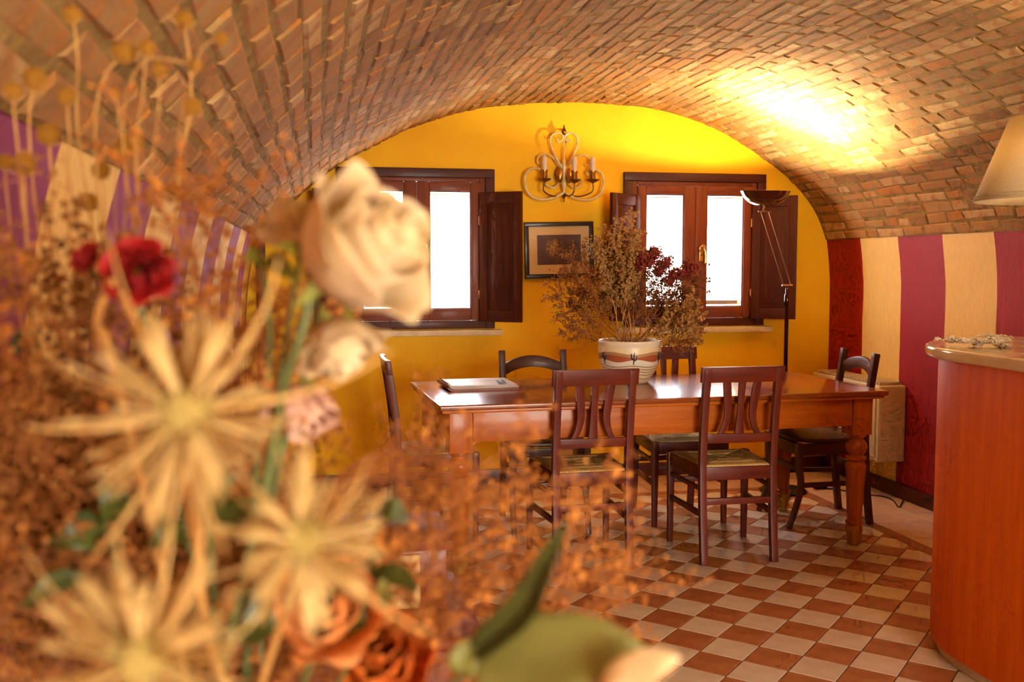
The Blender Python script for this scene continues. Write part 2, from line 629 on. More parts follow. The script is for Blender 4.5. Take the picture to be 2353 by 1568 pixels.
rng = random.Random(7)
bricks = []                     # (verts, faces, area, tint)
n_course = 68
pitch = ARC_LEN / n_course
for c in range(n_course):
    s0 = c * pitch
    wv = rng.uniform(0, 6.28)
    y = 0.25 + rng.uniform(0, 0.2)
    while y < Y_BACK - 0.03:
        r = rng.random()
        ln = rng.uniform(0.215, 0.265) if r < 0.62 else (rng.uniform(0.10, 0.14) if r < 0.88 else rng.uniform(0.15, 0.2))
        y1 = min(y + ln, Y_BACK - rng.uniform(-0.004, 0.006))
        if y1 - y > 0.04:
            j = lambda a: rng.uniform(-a, a)
            g = rng.uniform(0.003, 0.0085)
            wb = .004 * math.sin(y * 1.7 + c * .35) + .0025 * math.sin(y * 5 + wv)
            sa, sb = s0 + g + wb + j(.003), s0 + pitch - g + wb + j(.003)
            pr = rng.uniform(0.0045, 0.0095)
            tilt = j(0.002)
            base, rim, face = [], [], []
            ins = rng.uniform(0.005, 0.010)
            cor = [(sa, y), (sb, y), (sb, y1), (sa, y1)]
            for k, (s_, y_) in enumerate(cor):
                s_ += j(.0055)
                y_ += j(.007)
                if y_ > Y_BACK - 0.002:
                    y_ = Y_BACK - 0.002
                p, n_ = vault(s_)
                base.append(Vector((p.x - n_.x * .012, y_, p.y - n_.y * .012)))
                h1 = pr * 0.35
                rim.append(Vector((p.x + n_.x * h1, y_, p.y + n_.y * h1)))
                ds = ins if k in (0, 3) else -ins
                dy = ins if k in (0, 1) else -ins
                p, n_ = vault(s_ + ds + j(.002))
                h2 = pr + (tilt if k in (0, 1) else -tilt) + j(.0015)
                face.append(Vector((p.x + n_.x * h2, y_ + dy, p.y + n_.y * h2)))
            vs = base + rim + face
            fs = [(8, 9, 10, 11)]
            for k in range(4):
                k2 = (k + 1) % 4
                fs += [(k, k2, 4 + k2, 4 + k), (4 + k, 4 + k2, 8 + k2, 8 + k)]
            q = [proj(v) for v in face]
            area = 0.0
            if all(q):
                cx = sum(a[0] for a in q) / 4
                cy = sum(a[1] for a in q) / 4
                if -20 < cx < 2373 and -20 < cy < 1588:
                    for k in range(4):
                        k2 = (k + 1) % 4
                        area += q[k][0] * q[k2][1] - q[k2][0] * q[k][1]
                    area = abs(area) / 2
            bricks.append((vs, fs, area, rng.random()))
        y = y1 + rng.uniform(0.009, 0.02)
order = sorted(range(len(bricks)), key=lambda i: -bricks[i][2])
single = set(order[:300])


def tinted(me, tints):
    """tints: one value per face"""
    a = me.attributes.new('tint', 'FLOAT', 'FACE')
    a.data.foreach_set('value', tints)


rest = MB()
rest_t = []
for i, (vs, fs, area, tint) in enumerate(bricks):
    if i in single:
        c0 = sum(vs, Vector()) / len(vs)
        me = bpy.data.meshes.new('brick')
        me.from_pydata([v - c0 for v in vs], [], fs)
        me.materials.append(MT['brick'])
        tinted(me, [tint] * len(fs))
        link('brick', me, ceiling, c0)
    else:
        rest.add(vs, fs)
        rest_t += [tint] * len(fs)
me = bpy.data.meshes.new('brick_courses')
me.from_pydata(rest.v, [], rest.f)
me.materials.append(MT['brick'])
tinted(me, rest_t)
o = link('brick_courses', me, ceiling)
o['kind'] = 'stuff'
o['label'] = 'further brick courses of the vault'

# yellow end wall with two window openings
WIN = [(0.13, 0.985), (1.94, 0.985)]
WW, WH = 0.97, 0.99
xs = [X_L - 0.2]
x = X_L - 0.2
while x < X_R + 0.2:
    x += 0.06
    xs.append(min(x, X_R + 0.2))
for wx, wz in WIN:
    xs += [wx + 0.055, wx + WW - 0.055]
xs += [PROF[0].x, PROF[-1].x]
xs = sorted(set(round(v, 4) for v in xs))
mb = MB()
for a, b_ in zip(xs[:-1], xs[1:]):
    if b_ - a < 1e-3:
        continue
    m_ = (a + b_) / 2
    za, zb = top_z(a) + 0.1, top_z(b_) + 0.1
    hole = None
    for wx, wz in WIN:
        if wx + 0.05 < m_ < wx + WW - 0.05:
            hole = (wz + 0.05, wz + WH - 0.05)
    spans = [(0.0, 0.0, za, zb)] if hole is None else [(0, 0, hole[0], hole[0]), (hole[1], hole[1], za, zb)]
    for z00, z01, z10, z11 in spans:
        vs = [Vector(v) for v in ((a, Y_BACK, z00), (b_, Y_BACK, z01), (b_, Y_BACK, z11), (a, Y_BACK, z10),
                                  (a, Y_BACK + .3, z00), (b_, Y_BACK + .3, z01), (b_, Y_BACK + .3, z11), (a, Y_BACK + .3, z10))]
        mb.add(vs, [(0, 1, 2, 3), (5, 4, 7, 6), (1, 0, 4, 5), (3, 2, 6, 7), (0, 3, 7, 4), (2, 1, 5, 6)])
wall_back = struct(mb.build('wall_back', 'yellow', smooth=False))
tag(wall_back, 'bright yellow plastered end wall under the vault')


def side_wall(name, pts, out, mat):
    mb = MB()
    P = cr(pts, 5)
    vs, fs = [], []
    for y in (Y_FRONT - 0.1, Y_BACK + 0.1):
        for p in P:
            vs += [Vector((p.x, y, p.y)), Vector((out, y, p.y))]
    k = len(P)
    w = 2 * k
    for i in range(k - 1):
        a = 2 * i
        fs += [(a, a + 2, w + a + 2, w + a), (a + 1, w + a + 1, w + a + 3, a + 3), (a, a + 1, a + 3, a + 2),
               (w + a, w + a + 2, w + a + 3, w + a + 1)]
    fs += [(0, w, w + 1, 1), (w - 2, w - 1, 2 * w - 1, 2 * w - 2)]
    return struct(mb.add(vs, fs).build(name, mat))


tag(side_wall('wall_left', [(X_L, -.05), (X_L, .9), (-.405, 1.2), (-.372, 1.42), (-.335, 1.56)], X_L - .3, 'stripes_left'),
    'purple and cream striped side wall behind the bouquet')
tag(side_wall('wall_right', [(X_R, -.05), (X_R, 1.1), (3.392, 1.35), (3.366, 1.56)], X_R + .3, 'stripes_right'),
    'red, magenta and cream striped side wall')
# end wall behind the camera with its wide doorway
mb = MB()
mb.box(X_L - .2, 0.8, Y_FRONT - .2, Y_FRONT, 0, 2.6)
mb.box(2.7, X_R + .2, Y_FRONT - .2, Y_FRONT, 0, 2.6)
mb.box(0.8, 2.7, Y_FRONT - .2, Y_FRONT, 2.15, 2.6)
tag(struct(mb.build('wall_front', 'yellow')), 'yellow end wall with a wide doorway')

# baseboards
mb = MB().box(X_R - .022, X_R + .01, 0.2, Y_BACK, 0, .085)
tag(struct(mb.build('baseboard_right', 'baseboard', bevel=.004)), 'dark red brown baseboard under the striped wall')
mb = MB().box(X_L, X_R, Y_BACK - .022, Y_BACK + .01, 0, .085)
tag(struct(mb.build('baseboard_back', 'baseboard', bevel=.004)), 'dark red brown baseboard under the yellow wall')
mb = MB().box(X_L - .01, X_L + .022, 0.2, Y_BACK, 0, .085)
tag(struct(mb.build('baseboard_left', 'baseboard', bevel=.004)), 'dark red brown baseboard under the purple striped wall')
mb = MB().box(-.345, -.295, Y_BACK - .05, Y_BACK, .085, 1.56)
tag(struct(mb.build('trim_1', 'casing_z', bevel=.006)), 'dark wooden corner strip between purple and yellow walls')

# floor: grout bed, chequered diagonal tiles, brown border, pale tiles along the walls
mb = MB().box(X_L - .2, X_R + .2, Y_FRONT - .2, Y_BACK + .2, -.1, -.004)
floor = struct(mb.build('floor', 'floor_base'))
tag(floor, 'diagonal brown and cream chequered tile floor')
BX, BY = 2.86, 5.64
TP = 0.16
GAP = 0.0035


def clip(poly, nx, ny, d):
    """keep the side where nx*x + ny*y <= d"""
    out = []
    for i in range(len(poly)):
        a, b_ = poly[i], poly[(i + 1) % len(poly)]
        da, db = nx * a[0] + ny * a[1] - d, nx * b_[0] + ny * b_[1] - d
        if da <= 0:
            out.append(a)
        if da * db < 0:
            t = da / (da - db)
            out.append((a[0] + t * (b_[0] - a[0]), a[1] + t * (b_[1] - a[1])))
    return out


def tile_mesh(poly, mat):
    n = len(poly)
    cx = sum(p[0] for p in poly) / n
    cy = sum(p[1] for p in poly) / n
    k = 0.985
    vs = [Vector((p[0], p[1], -.008)) for p in poly] + [Vector((p[0], p[1], -.0012)) for p in poly] + \
         [Vector((cx + (p[0] - cx) * k, cy + (p[1] - cy) * k, 0)) for p in poly]
    fs = [tuple(range(2 * n, 3 * n))]
    for i in range(n):
        j = (i + 1) % n
        fs += [(i, j, n + j, n + i), (n + i, n + j, 2 * n + j, 2 * n + i)]
    return vs, fs


s2 = math.sqrt(0.5)
tiles = []
P0, Q0 = -0.898, 4.386
for ip in range(-45, 30):
    for iq in range(-30, 20):
        p0, q0 = P0 + ip * TP, Q0 + iq * TP
        h = TP / 2 - GAP / 2
        pc, qc = p0 + TP / 2, q0 + TP / 2
        poly = []
        for a, b_ in ((-h, -h), (h, -h), (h, h), (-h, h)):
            p, q = pc + a, qc + b_
            poly.append(((p + q) * s2, (q - p) * s2))
        if not any(p[1] > 1.0 for p in poly):
            continue
        whole = all(p[0] < BX and p[1] < BY and p[0] > X_L and p[1] > 1.0 for p in poly)
        if not whole:
            for cl in ((1, 0, BX - GAP), (0, 1, BY - GAP), (-1, 0, -X_L), (0, -1, -1.0)):
                poly = clip(poly, *cl)
                if len(poly) < 3:
                    break
            if len(poly) < 3:
                continue
        dark = (ip + iq) % 2 != 0
        tiles.append((poly, 'tile_brown' if dark else 'tile_cream', whole))
y = 1.0
while y < BY - .01:
    y1 = min(y + .32, BY)
    tiles.append(([(BX, y + GAP / 2), (BX + .07, y + GAP / 2), (BX + .07, y1 - GAP / 2), (BX, y1 - GAP / 2)], 'tile_border', False))
    y = y1
x = X_L
while x < BX + .07 - .01:
    x1 = min(x + .32, BX + .07)
    tiles.append(([(x + GAP / 2, BY), (x1 - GAP / 2, BY), (x1 - GAP / 2, BY + .07), (x + GAP / 2, BY + .07)], 'tile_border', False))
    x = x1
PT = 0.157
yy = 1.0
for iy in range(40):
    for ix in range(26):
        x0, y0 = BX + .0735 - PT * 21 + ix * PT, 1.0 + iy * PT
        poly = [(x0 + GAP / 2, y0 + GAP / 2), (x0 + PT - GAP / 2, y0 + GAP / 2), (x0 + PT - GAP / 2, y0 + PT - GAP / 2), (x0 + GAP / 2, y0 + PT - GAP / 2)]
        if ix < 21:
            poly = clip(poly, 0, -1, -(BY + .0735))
            if len(poly) < 3:
                continue
        for cl in ((1, 0, X_R), (0, 1, Y_BACK), (-1, 0, -X_L)):
            poly = clip(poly, *cl)
            if len(poly) < 3:
                break
        if len(poly) >= 3:
            tiles.append((poly, 'tile_pale', False))


def shown(poly):
    q = [proj((p[0], p[1], 0)) for p in poly]
    if not all(q):
        return 0
    cx = sum(a[0] for a in q) / len(q)
    cy = sum(a[1] for a in q) / len(q)
    if not (860 < cx < 2175 and 1060 < cy < 1590):
        return 0
    a = 0
    for k in range(len(q)):
        k2 = (k + 1) % len(q)
        a += q[k][0] * q[k2][1] - q[k2][0] * q[k][1]
    return abs(a) / 2


order = sorted(range(len(tiles)), key=lambda i: -shown(tiles[i][0]))
single = set(order[:300])
rest = {}
shared = {}
for i, (poly, mt, whole) in enumerate(tiles):
    vs, fs = tile_mesh(poly, mt)
    if i in single:
        c0 = sum(vs, Vector()) / len(vs)
        c0.z = 0
        key = (mt, whole)
        if whole and key in shared:
            me = shared[key]
        else:
            me = bpy.data.meshes.new('tile')
            me.from_pydata([v - c0 for v in vs], [], fs)
            me.materials.append(MT[mt])
            if whole:
                shared[key] = me
        link('tile', me, floor, c0)
    else:
        rest.setdefault(mt, MB()).add(vs, fs)
for mt, mb in rest.items():
    o = mb.build('tile_field', mt, floor, smooth=False)
    o['kind'] = 'stuff'


# ------------------------------------------------------------------ windows with inside shutters
def make_window(idx, wx, wz):
    root = struct(link('window_%d' % idx, None, None, (wx, Y_BACK, wz)))
    tag(root, ['', 'dark wooden window with open inside shutters beside the white rose',
               'dark wooden window with open inside shutters behind the dried bouquet and floor lamp'][idx])
    W, H = WW, WH

    def p(name, mat, *boxes, bevel=.004, parent=root):
        mb = MB()
        for b_ in boxes:
            mb.box(*b_)
        return mb.build(name, mat, parent, bevel=bevel)
    p('casing', 'casing_z', (0, .058, -.034, .02, 0, H - .055))
    p('casing', 'casing_z', (W - .058, W, -.034, .02, 0, H - .055))
    p('casing', 'casing_x', (0, W, -.036, .02, H - .055, H))
    p('casing', 'casing_x', (.058, W - .058, -.03, .02, 0, .05))
    p('jamb', 'sash_z', (.058, .092, -.018, .06, .05, H - .055))
    p('jamb', 'sash_z', (W - .092, W - .058, -.018, .06, .05, H - .055))
    p('jamb', 'sash_x', (.092, W - .092, -.018, .06, H - .08, H - .055))
    for s in (0, 1):
        a, b_ = (.092, .484) if s == 0 else (.486, W - .092)
        pa, pb = (.150, .406) if s == 0 else (.564, .820)
        c = p('casement', 'sash_z', (a, pa, -.026, .022, .052, .908), (pb, b_, -.026, .022, .052, .908))
        p('casement_rail', 'sash_x', (pa, pb, -.026, .022, .852, .908), parent=c)
        p('casement_rail', 'sash_x', (pa, pb, -.026, .022, .052, .124), parent=c)
        p('bead', 'casing_x', (pa, pb, -.018, .0, .846, .852), (pa, pb, -.018, .0, .124, .130),
          (pa, pa + .006, -.018, 0, .130, .846), (pb - .006, pb, -.018, 0, .130, .846), bevel=0, parent=c)
        p('pane', 'glass', (pa, pb, .006, .010, .124, .852), bevel=0, parent=c)
        # sheer curtain with small folds
        mb = MB()
        n = 40
        vs = []
        for k in range(n + 1):
            x_ = pa + .016 + (pb - pa - .032) * k / n
            yk = .026 + .004 * math.sin(k * 1.9)
            vs += [Vector((x_, yk, .138)), Vector((x_, yk, .838))]
        mb.add(vs, [(2 * k, 2 * k + 2, 2 * k + 3, 2 * k + 1) for k in range(n)])
        cu = mb.build('curtain', 'sheer', root)
        p('curtain_hem', 'hem', (pa + .016, pb - .016, .018, .021, .140, .165), bevel=0, parent=cu)
        p('curtain_rod', 'brass', (pa + .004, pb - .004, .014, .019, .832, .838), (pa + .004, pb - .004, .014, .019, .138, .142),
          bevel=0, parent=cu)
    # shutters
    for s in (-1, 1):
        hx = .095 if s < 0 else W - .095
        ang = math.radians(35)
        piv = link('shutter', None, root, (hx, -.04, .045))
        piv.rotation_euler = (0, 0, -ang if s > 0 else math.pi + ang)
        w_, h_ = .285, .80
        st = .052
        sgn = s
        y0, y1 = (-.012, .012)
        piv.name = 'shutter'

        def q(name, mat, *bx, bevel=.003):
            mb = MB()
            for b_ in bx:
                mb.box(*b_)
            return mb.build(name, mat, piv, bevel=bevel)
        q('stile', 'casing_z', (0, st, y0, y1, 0, h_))
        q('stile', 'casing_z', (w_ - st, w_, y0, y1, 0, h_))
        q('rail', 'casing_x', (st, w_ - st, y0, y1, 0, .07))
        q('rail', 'casing_x', (st, w_ - st, y0, y1, h_ - .07, h_))
        q('panel', 'casing_z', (st - .004, w_ - st + .004, -.006, .006, .066, h_ - .066),
          (st + .03, w_ - st - .03, -.010, .010, .10, h_ - .10), bevel=.002)
        for hz in (.14, .60):
            mb = MB()
            mb.lathe([(.006, hz), (.0075, hz + .004), (.0075, hz + .05), (.006, hz + .054)], 10, Matrix.Translation((-.004, 0, 0)))
            mb.build('hinge', 'brass', piv)
    # sill and handle
    o = p('window_sill', 'stone', (-.045, W + .045, -.075, .0, -.042, -.006), bevel=.005)
    hx, hz = .525, .47
    mb = MB()
    mb.box(hx - .012, hx + .012, -.032, -.026, hz - .05, hz + .05)
    h = mb.build('handle_plate', 'brass', root, bevel=.003)
    pts = []
    for k in range(28):
        a = k / 27 * 3.6 * math.pi
        r = .006 + .017 * (1 - k / 27)
        pts.append(Vector((hx - .004 + r * math.cos(a + math.pi / 2) * -1, -.05, hz + .035 + r * math.sin(a + math.pi / 2))))
    pts = [Vector((hx + .02, -.05, hz - .06)), Vector((hx + .022, -.05, hz - .02)), Vector((hx + .018, -.05, hz + .02))] + pts
    mb = MB().tube(cr(pts, 2), .0042, 6)
    mb.tube([(hx, -.03, hz - .01), (hx + .018, -.05, hz)], .005, 6)
    mb.build('handle', 'brass', root)
    return root


for i, (wx, wz) in enumerate(WIN):
    make_window(i + 1, wx, wz)

# ------------------------------------------------------------------ table
def ground(px, py, z=0.0):
    a = at(px, py, 1.0) - Vector((0, 0, CAM_Z))
    k = (z - CAM_Z) / a.z
    return Vector((0, 0, CAM_Z)) + a * k


T_L, T_W, T_H = 2.20, 0.92, 0.775
table = thing('dining_table', 'long honey wood dining table with turned legs and glossy top', 'table', (1.593, 4.748, 0), math.radians(2.6))
top = MB()
hl, hw = T_L / 2, T_W / 2
top.box(-hl, hl, -hw, hw, T_H - .024, T_H)
top.build('table_top', 'table_top', table, bevel=.007, seg=3)
MB().box(-hl + .014, hl - .014, -hw + .014, hw - .014, T_H - .04, T_H - .0242).build('edge_moulding', 'table_x', table, bevel=.006)
ins = .07
for s in (-1, 1):
    MB().box(-hl + ins + .09, hl - ins - .09, s * (hw - ins) - .012, s * (hw - ins) + .012, T_H - .175, T_H - .0402).build('apron', 'table_x', table, bevel=.003)
    MB().box(s * (hl - ins) - .012, s * (hl - ins) + .012, -hw + ins + .08, hw - ins - .08, T_H - .175, T_H - .0402).build('apron', 'table_y', table, bevel=.003)
LEG = [(.030, .555), (.046, .552), (.046, .542), (.034, .536), (.034, .526), (.042, .518), (.051, .500), (.053, .486), (.047, .466),
       (.036, .455), (.036, .448), (.050, .440), (.051, .430), (.046, .423), (.039, .418), (.046, .410), (.050, .398), (.050, .388),
       (.047, .37), (.044, .30), (.039, .20), (.035, .135), (.034, .125), (.043, .118), (.044, .110), (.041, .103), (.034, .098)]
FOOT = [(.034, .098), (.040, .088), (.042, .072), (.036, .05), (.035, .03), (.030, .006), (.026, 0)]
for sx in (-1, 1):
    for sy in (-1, 1):
        lx, ly = sx * (hl - ins - .035), sy * (hw - ins - .035)
        g = MB().lathe(LEG, 24, Matrix.Translation((lx, ly, 0))).build('leg', 'table_z', table)
        MB().box(lx - .052, lx + .052, ly - .052, ly + .052, .553, T_H - .0402).build('leg_block', 'table_z', g, bevel=.003)
        MB().lathe(FOOT, 20, Matrix.Translation((lx, ly, 0))).build('foot', 'foot', g)
        mb = MB()
        for dx, dy in ((-sx, 0), (0, -sy)):
            a = Vector((lx, ly, T_H - .176))
            d = Vector((dx, dy, 0))
            if dx:
                vs = [a + d * .052, a + d * .085, a + d * .052 + Vector((0, 0, -.03))]
            else:
                vs = [a + d * .052, a + d * .085, a + d * .052 + Vector((0, 0, -.03))]
            n_ = Vector((0, 0, 1)).cross(d) * .012
            mb.add([v - n_ for v in vs] + [v + n_ for v in vs], [(0, 1, 2), (5, 4, 3), (0, 3, 4, 1), (1, 4, 5, 2), (2, 5, 3, 0)])
        mb.build('bracket', 'table_z', g)


# ------------------------------------------------------------------ chairs
def bar(pts, half):
    return MB().tube(pts, half * math.sqrt(2), 4, up=Vector((1, 1, 0)))


def rush_mesh(wf, wr, d, z, mat):
    def fn(u, v):
        w_ = wr + (wf - wr) * v
        a, b_ = u * 2 - 1, v * 2 - 1
        m_ = max(abs(a), abs(b_))
        rows = math.cos(m_ * 26 * 2 * math.pi) * .0011
        seam = -.004 * max(0, 1 - abs(abs(a) - abs(b_)) / .06)
        dome = .010 * (1 - m_ ** 4) - .006 * (1 - m_)
        edge = -.018 * max(0, (m_ - .955) / .045) ** 1.5
        return Vector((a * w_ / 2, b_ * d / 2, z + dome + rows + seam + edge))
    return MB().grid(fn, 110, 110)


def post_path(z0=0.0, top=.92, lean=.05):
    return cr([(0, -.228, z0), (0, -.205, .2), (0, -.19, .42), (0, -.19, .5), (0, -.205, .68), (0, -.19 - lean, top)], 5)


def back_y(z):
    P = post_path()
    for a, b_ in zip(P[:-1], P[1:]):
        if a.z <= z <= b_.z:
            return a.y + (b_.y - a.y) * (z - a.z) / (b_.z - a.z)
    return P[-1].y


def board(outline, thick, bow=0.0):
    """outline (x, z) board following the rake of the back, bowed backwards"""
    n = len(outline)
    vs = []
    for s in (-.5, .5):
        for x_, z_ in outline:
            vs.append(Vector((x_, back_y(z_) + s * thick - bow * (1 - (x_ / .2) ** 2), z_)))
    fs = [tuple(range(n)), tuple(reversed(range(n, 2 * n)))]
    for i in range(n):
        j = (i + 1) % n
        fs.append((j, i, i + n, j + n))
    return MB().add(vs, fs)


def strip(cl, widths, thick, n=10):
    """slat with centre line cl [(x, z)] and widths"""
    C = cr([(x_, z_) for x_, z_ in cl], n)
    W_ = cr([(w_, 0) for w_ in widths], n)
    vs, fs = [], []
    for c, w_ in zip(C, W_):
        y_ = back_y(c.y)
        for sx, sy in ((-1, -1), (1, -1), (1, 1), (-1, 1)):
            vs.append(Vector((c.x + sx * w_.x / 2, y_ + sy * thick / 2, c.y)))
    k = len(C)
    for i in range(k - 1):
        for j in range(4):
            j2 = (j + 1) % 4
            fs.append((i * 4 + j, i * 4 + j2, i * 4 + 4 + j2, i * 4 + 4 + j))
    fs += [(3, 2, 1, 0), tuple((k - 1) * 4 + j for j in range(4))]
    return MB().add(vs, fs)


def bow_rail(x0, x1, z0, z1, thick, bow, mat, name, parent, n=10):
    vs, fs = [], []
    for i in range(n + 1):
        x_ = x0 + (x1 - x0) * i / n
        for z_, s in ((z0, -1), (z0, 1), (z1, 1), (z1, -1)):
            vs.append(Vector((x_, back_y(z_) + s * thick / 2 - bow * (1 - (2 * i / n - 1) ** 2), z_)))
    for i in range(n):
        for j in range(4):
            j2 = (j + 1) % 4
            fs.append((i * 4 + j, i * 4 + j2, i * 4 + 4 + j2, i * 4 + 4 + j))
    fs += [(3, 2, 1, 0), tuple(n * 4 + j for j in range(4))]
    return MB().add(vs, fs).build(name, mat, parent, bevel=.003)


def frame_parts(t, k, seat_h=.455, saber=0.0):
    wf, wr, fy, ry = .195, .172, .19, -.19
    for s in (-1, 1):
        P = [Vector((s * wr, p.y, p.z)) for p in post_path(0, .915)]
        bar(P, .0165).build('back_post', k + '_z', t, bevel=.003)
        L = cr([(s * wf, fy + saber, 0), (s * wf, fy - saber * .2, .2), (s * wf, fy, .33), (s * wf, fy, seat_h)], 4)
        MB().tube(L, [.0175 + .008 * i / (len(L) - 1) for i in range(len(L))], 4, up=Vector((1, 1, 0))).build('leg', k + '_z', t, bevel=.003)
    MB().box(-wf + .012, wf - .012, fy - .012, fy + .012, seat_h - .065, seat_h - .005).build('seat_rail', k + '_x', t, bevel=.002)
    MB().box(-wr + .012, wr - .012, ry - .012, ry + .012, seat_h - .065, seat_h - .005).build('seat_rail', k + '_x', t, bevel=.002)

    def side(z0, z1, th, name):
        for s in (-1, 1):
            vs = []
            for y_, x_ in ((ry, wr), (fy, wf)):
                for z_ in (z0, z1):
                    for o_ in (-th / 2, th / 2):
                        vs.append(Vector((s * x_ + o_, y_, z_)))
            MB().add(vs, [(0, 1, 3, 2), (4, 6, 7, 5), (0, 2, 6, 4), (1, 5, 7, 3), (0, 4, 5, 1), (2, 3, 7, 6)]).build(name, k + '_y', t, bevel=.002)
    side(seat_h - .065, seat_h - .005, .022, 'seat_rail')
    side(.215, .24, .018, 'stretcher')
    if saber == 0:
        side(.335, .355, .016, 'stretcher')
    MB().box(-wr + .012, wr - .012, -.212, -.192, .275, .305).build('stretcher', k + '_x', t, bevel=.002)
    MB().box(-wf + .012, wf - .012, fy - .01, fy + .01, .30, .325).build('stretcher', k + '_x', t, bevel=.002)


def make_slat_chair(label, loc, rz):
    t = thing('dining_chair', label, 'chair', loc, rz, 'dining chairs around the long table')
    k = 'chair'
    frame_parts(t, k)
    bow_rail(-.2, .2, .848, .92, .022, .010, k + '_x', 'top_rail', t)
    bow_rail(-.16, .16, .562, .605, .018, .006, k + '_x', 'lower_back_rail', t)
    strip([(-.074, .85), (-.066, .78), (-.060, .70), (-.072, .64), (-.098, .59)], [.036, .038, .034, .030, .028], .013).build('back_slat', k + '_z', t, bevel=.002)
    strip([(0, .85), (0, .76), (0, .68), (0, .59)], [.034, .030, .034, .046], .013).build('back_slat', k + '_z', t, bevel=.002)
    strip([(.074, .85), (.066, .78), (.060, .70), (.072, .64), (.098, .59)], [.036, .038, .034, .030, .028], .013).build('back_slat', k + '_z', t, bevel=.002)
    r = rush_mesh(.405, .35, .39, .455, 'rush').build('rush_seat', 'rush', t)
    r['label'] = 'woven straw seat'
    return t


def make_arch_chair(label, loc, rz):
    t = thing('dining_chair', label, 'chair', loc, rz, 'dining chairs around the long table')
    k = 'darkchair'
    frame_parts(t, k, .452, .05)
    n = 16
    vs, fs = [], []
    for i in range(n + 1):
        a = 2 * i / n - 1
        x_ = a * .166
        z1 = .885 - .045 * a * a
        z0 = z1 - .062
        for z_, s in ((z0, -1), (z0, 1), (z1, 1), (z1, -1)):
            vs.append(Vector((x_, back_y(z_) + s * .011 - .022 * (1 - a * a), z_)))
    for i in range(n):
        for j in range(4):
            j2 = (j + 1) % 4
            fs.append((i * 4 + j, i * 4 + j2, i * 4 + 4 + j2, i * 4 + 4 + j))
    fs += [(3, 2, 1, 0), tuple(n * 4 + j for j in range(4))]
    MB().add(vs, fs).build('arched_top_rail', k + '_x', t, bevel=.003)
    bow_rail(-.166, .166, .62, .665, .018, .012, k + '_x', 'lower_back_rail', t)
    out = []
    for i in range(28):
        a = 2 * math.pi * i / 28
        c, s = math.cos(a), math.sin(a)
        w_ = .212 if s > 0 else .19
        out.append((w_ * math.copysign(abs(c) ** .55, c), .205 * math.copysign(abs(s) ** .6, s)))
    vs = [Vector((x_, y_, .452)) for x_, y_ in out] + [Vector((x_, y_, .474)) for x_, y_ in out]
    m_ = len(out)
    MB().add(vs, [tuple(reversed(range(m_))), tuple(range(m_, 2 * m_))] + [(i, (i + 1) % m_, m_ + (i + 1) % m_, m_ + i) for i in range(m_)]).build(
        'wooden_seat', k + '_x', t, bevel=.006)
    return t


make_slat_chair('slat back cherry chair with rush seat in front of table, nearer the flowers', (1.205, 4.475, 0), math.radians(2))
make_slat_chair('slat back cherry chair with rush seat in front of table, nearer the counter', (1.915, 4.47, 0), math.radians(-1.5))
make_slat_chair('slat back cherry chair behind the table below the window with lamp', (1.93, 5.125, 0), math.radians(180.5))
make_slat_chair('chair seen edge on at the table end below the white roses', (0.575, 5.02, 0), math.radians(-90))
make_arch_chair('dark chair with arched top rail behind the table, next to the stacked menus', (1.165, 5.10, 0), math.radians(180))
make_arch_chair('dark chair with arched top rail at table end by the cream heater', (2.665, 4.95, 0), math.radians(88))

# ------------------------------------------------------------------ things on the table
TZ = T_H
mn = [(.372, .30, 'paper_red', 0.0), (.366, .295, 'paper', 1.5), (.36, .29, 'paper', -1.0)]
z = TZ
mc = ground(1092, 890, TZ)
for i, (lx, ly, mt, rz) in enumerate(mn):
    h = [.010, .008, .008][i]
    lab = ['brown covered menu at the bottom of the stack on the table', 'grey menu in the middle of the stack on the table',
           'grey menu with black triangles on top of the stack'][i]
    t = thing('menu', lab, 'menu', (mc.x, mc.y, z), math.radians(3 + rz), 'menus stacked on the table')

    def curl(u, v, o=0.0, lx=lx, ly=ly, h=h):
        x_ = (u - .5) * lx
        e = max(0, (.12 - u) / .12)
        return Vector((x_ + .02 * e, (v - .5) * ly, o + .012 * e * e))
    mb = MB()
    g = 14
    mb.grid(lambda u, v: curl(u, v, 0.0), g, 2)
    mb.grid(lambda u, v: curl(u, v, h), g, 2)
    n1 = (g + 1) * 3
    for k_ in range(g):
        mb.f += [(k_, k_ + 1, n1 + k_ + 1, n1 + k_), (2 * (g + 1) + k_, n1 + 2 * (g + 1) + k_, n1 + 2 * (g + 1) + k_ + 1, 2 * (g + 1) + k_ + 1)]
    for r_ in range(2):
        a, b_ = r_ * (g + 1), (r_ + 1) * (g + 1)
        mb.f += [(a, n1 + a, n1 + b_, b_), (a + g, b_ + g, n1 + b_ + g, n1 + a + g)]
    mb.build('cover', mt, t)
    if i == 2:
        for poly in ([(.09, -.14), (.125, -.14), (.115, .06)], [(.128, -.10), (.136, -.12), (.15, .03), (.138, .03), (.13, -.02)]):
            n = len(poly)
            MB().add([Vector((a, b_, h + .0004)) for a, b_ in poly] + [Vector((a, b_, h + .0009)) for a, b_ in poly],
                     [tuple(range(n, 2 * n)), tuple(reversed(range(n)))] + [(k_, (k_ + 1) % n, n + (k_ + 1) % n, n + k_) for k_ in range(n)]).build('printed_triangle', 'ink', t)
    z += h + .0005

# flower pot with painted desert
m, nt, b, N, L = new_mat('painted_pot_glaze')
b.inputs['Roughness'].default_value = 0.35
tc = N.new('ShaderNodeTexCoord')
sp = N.new('ShaderNodeSeparateXYZ')
L.new(tc.outputs['Object'], sp.inputs[0])
an = N.new('ShaderNodeMath')
an.operation = 'ARCTAN2'
L.new(sp.outputs['Y'], an.inputs[0])
L.new(sp.outputs['X'], an.inputs[1])


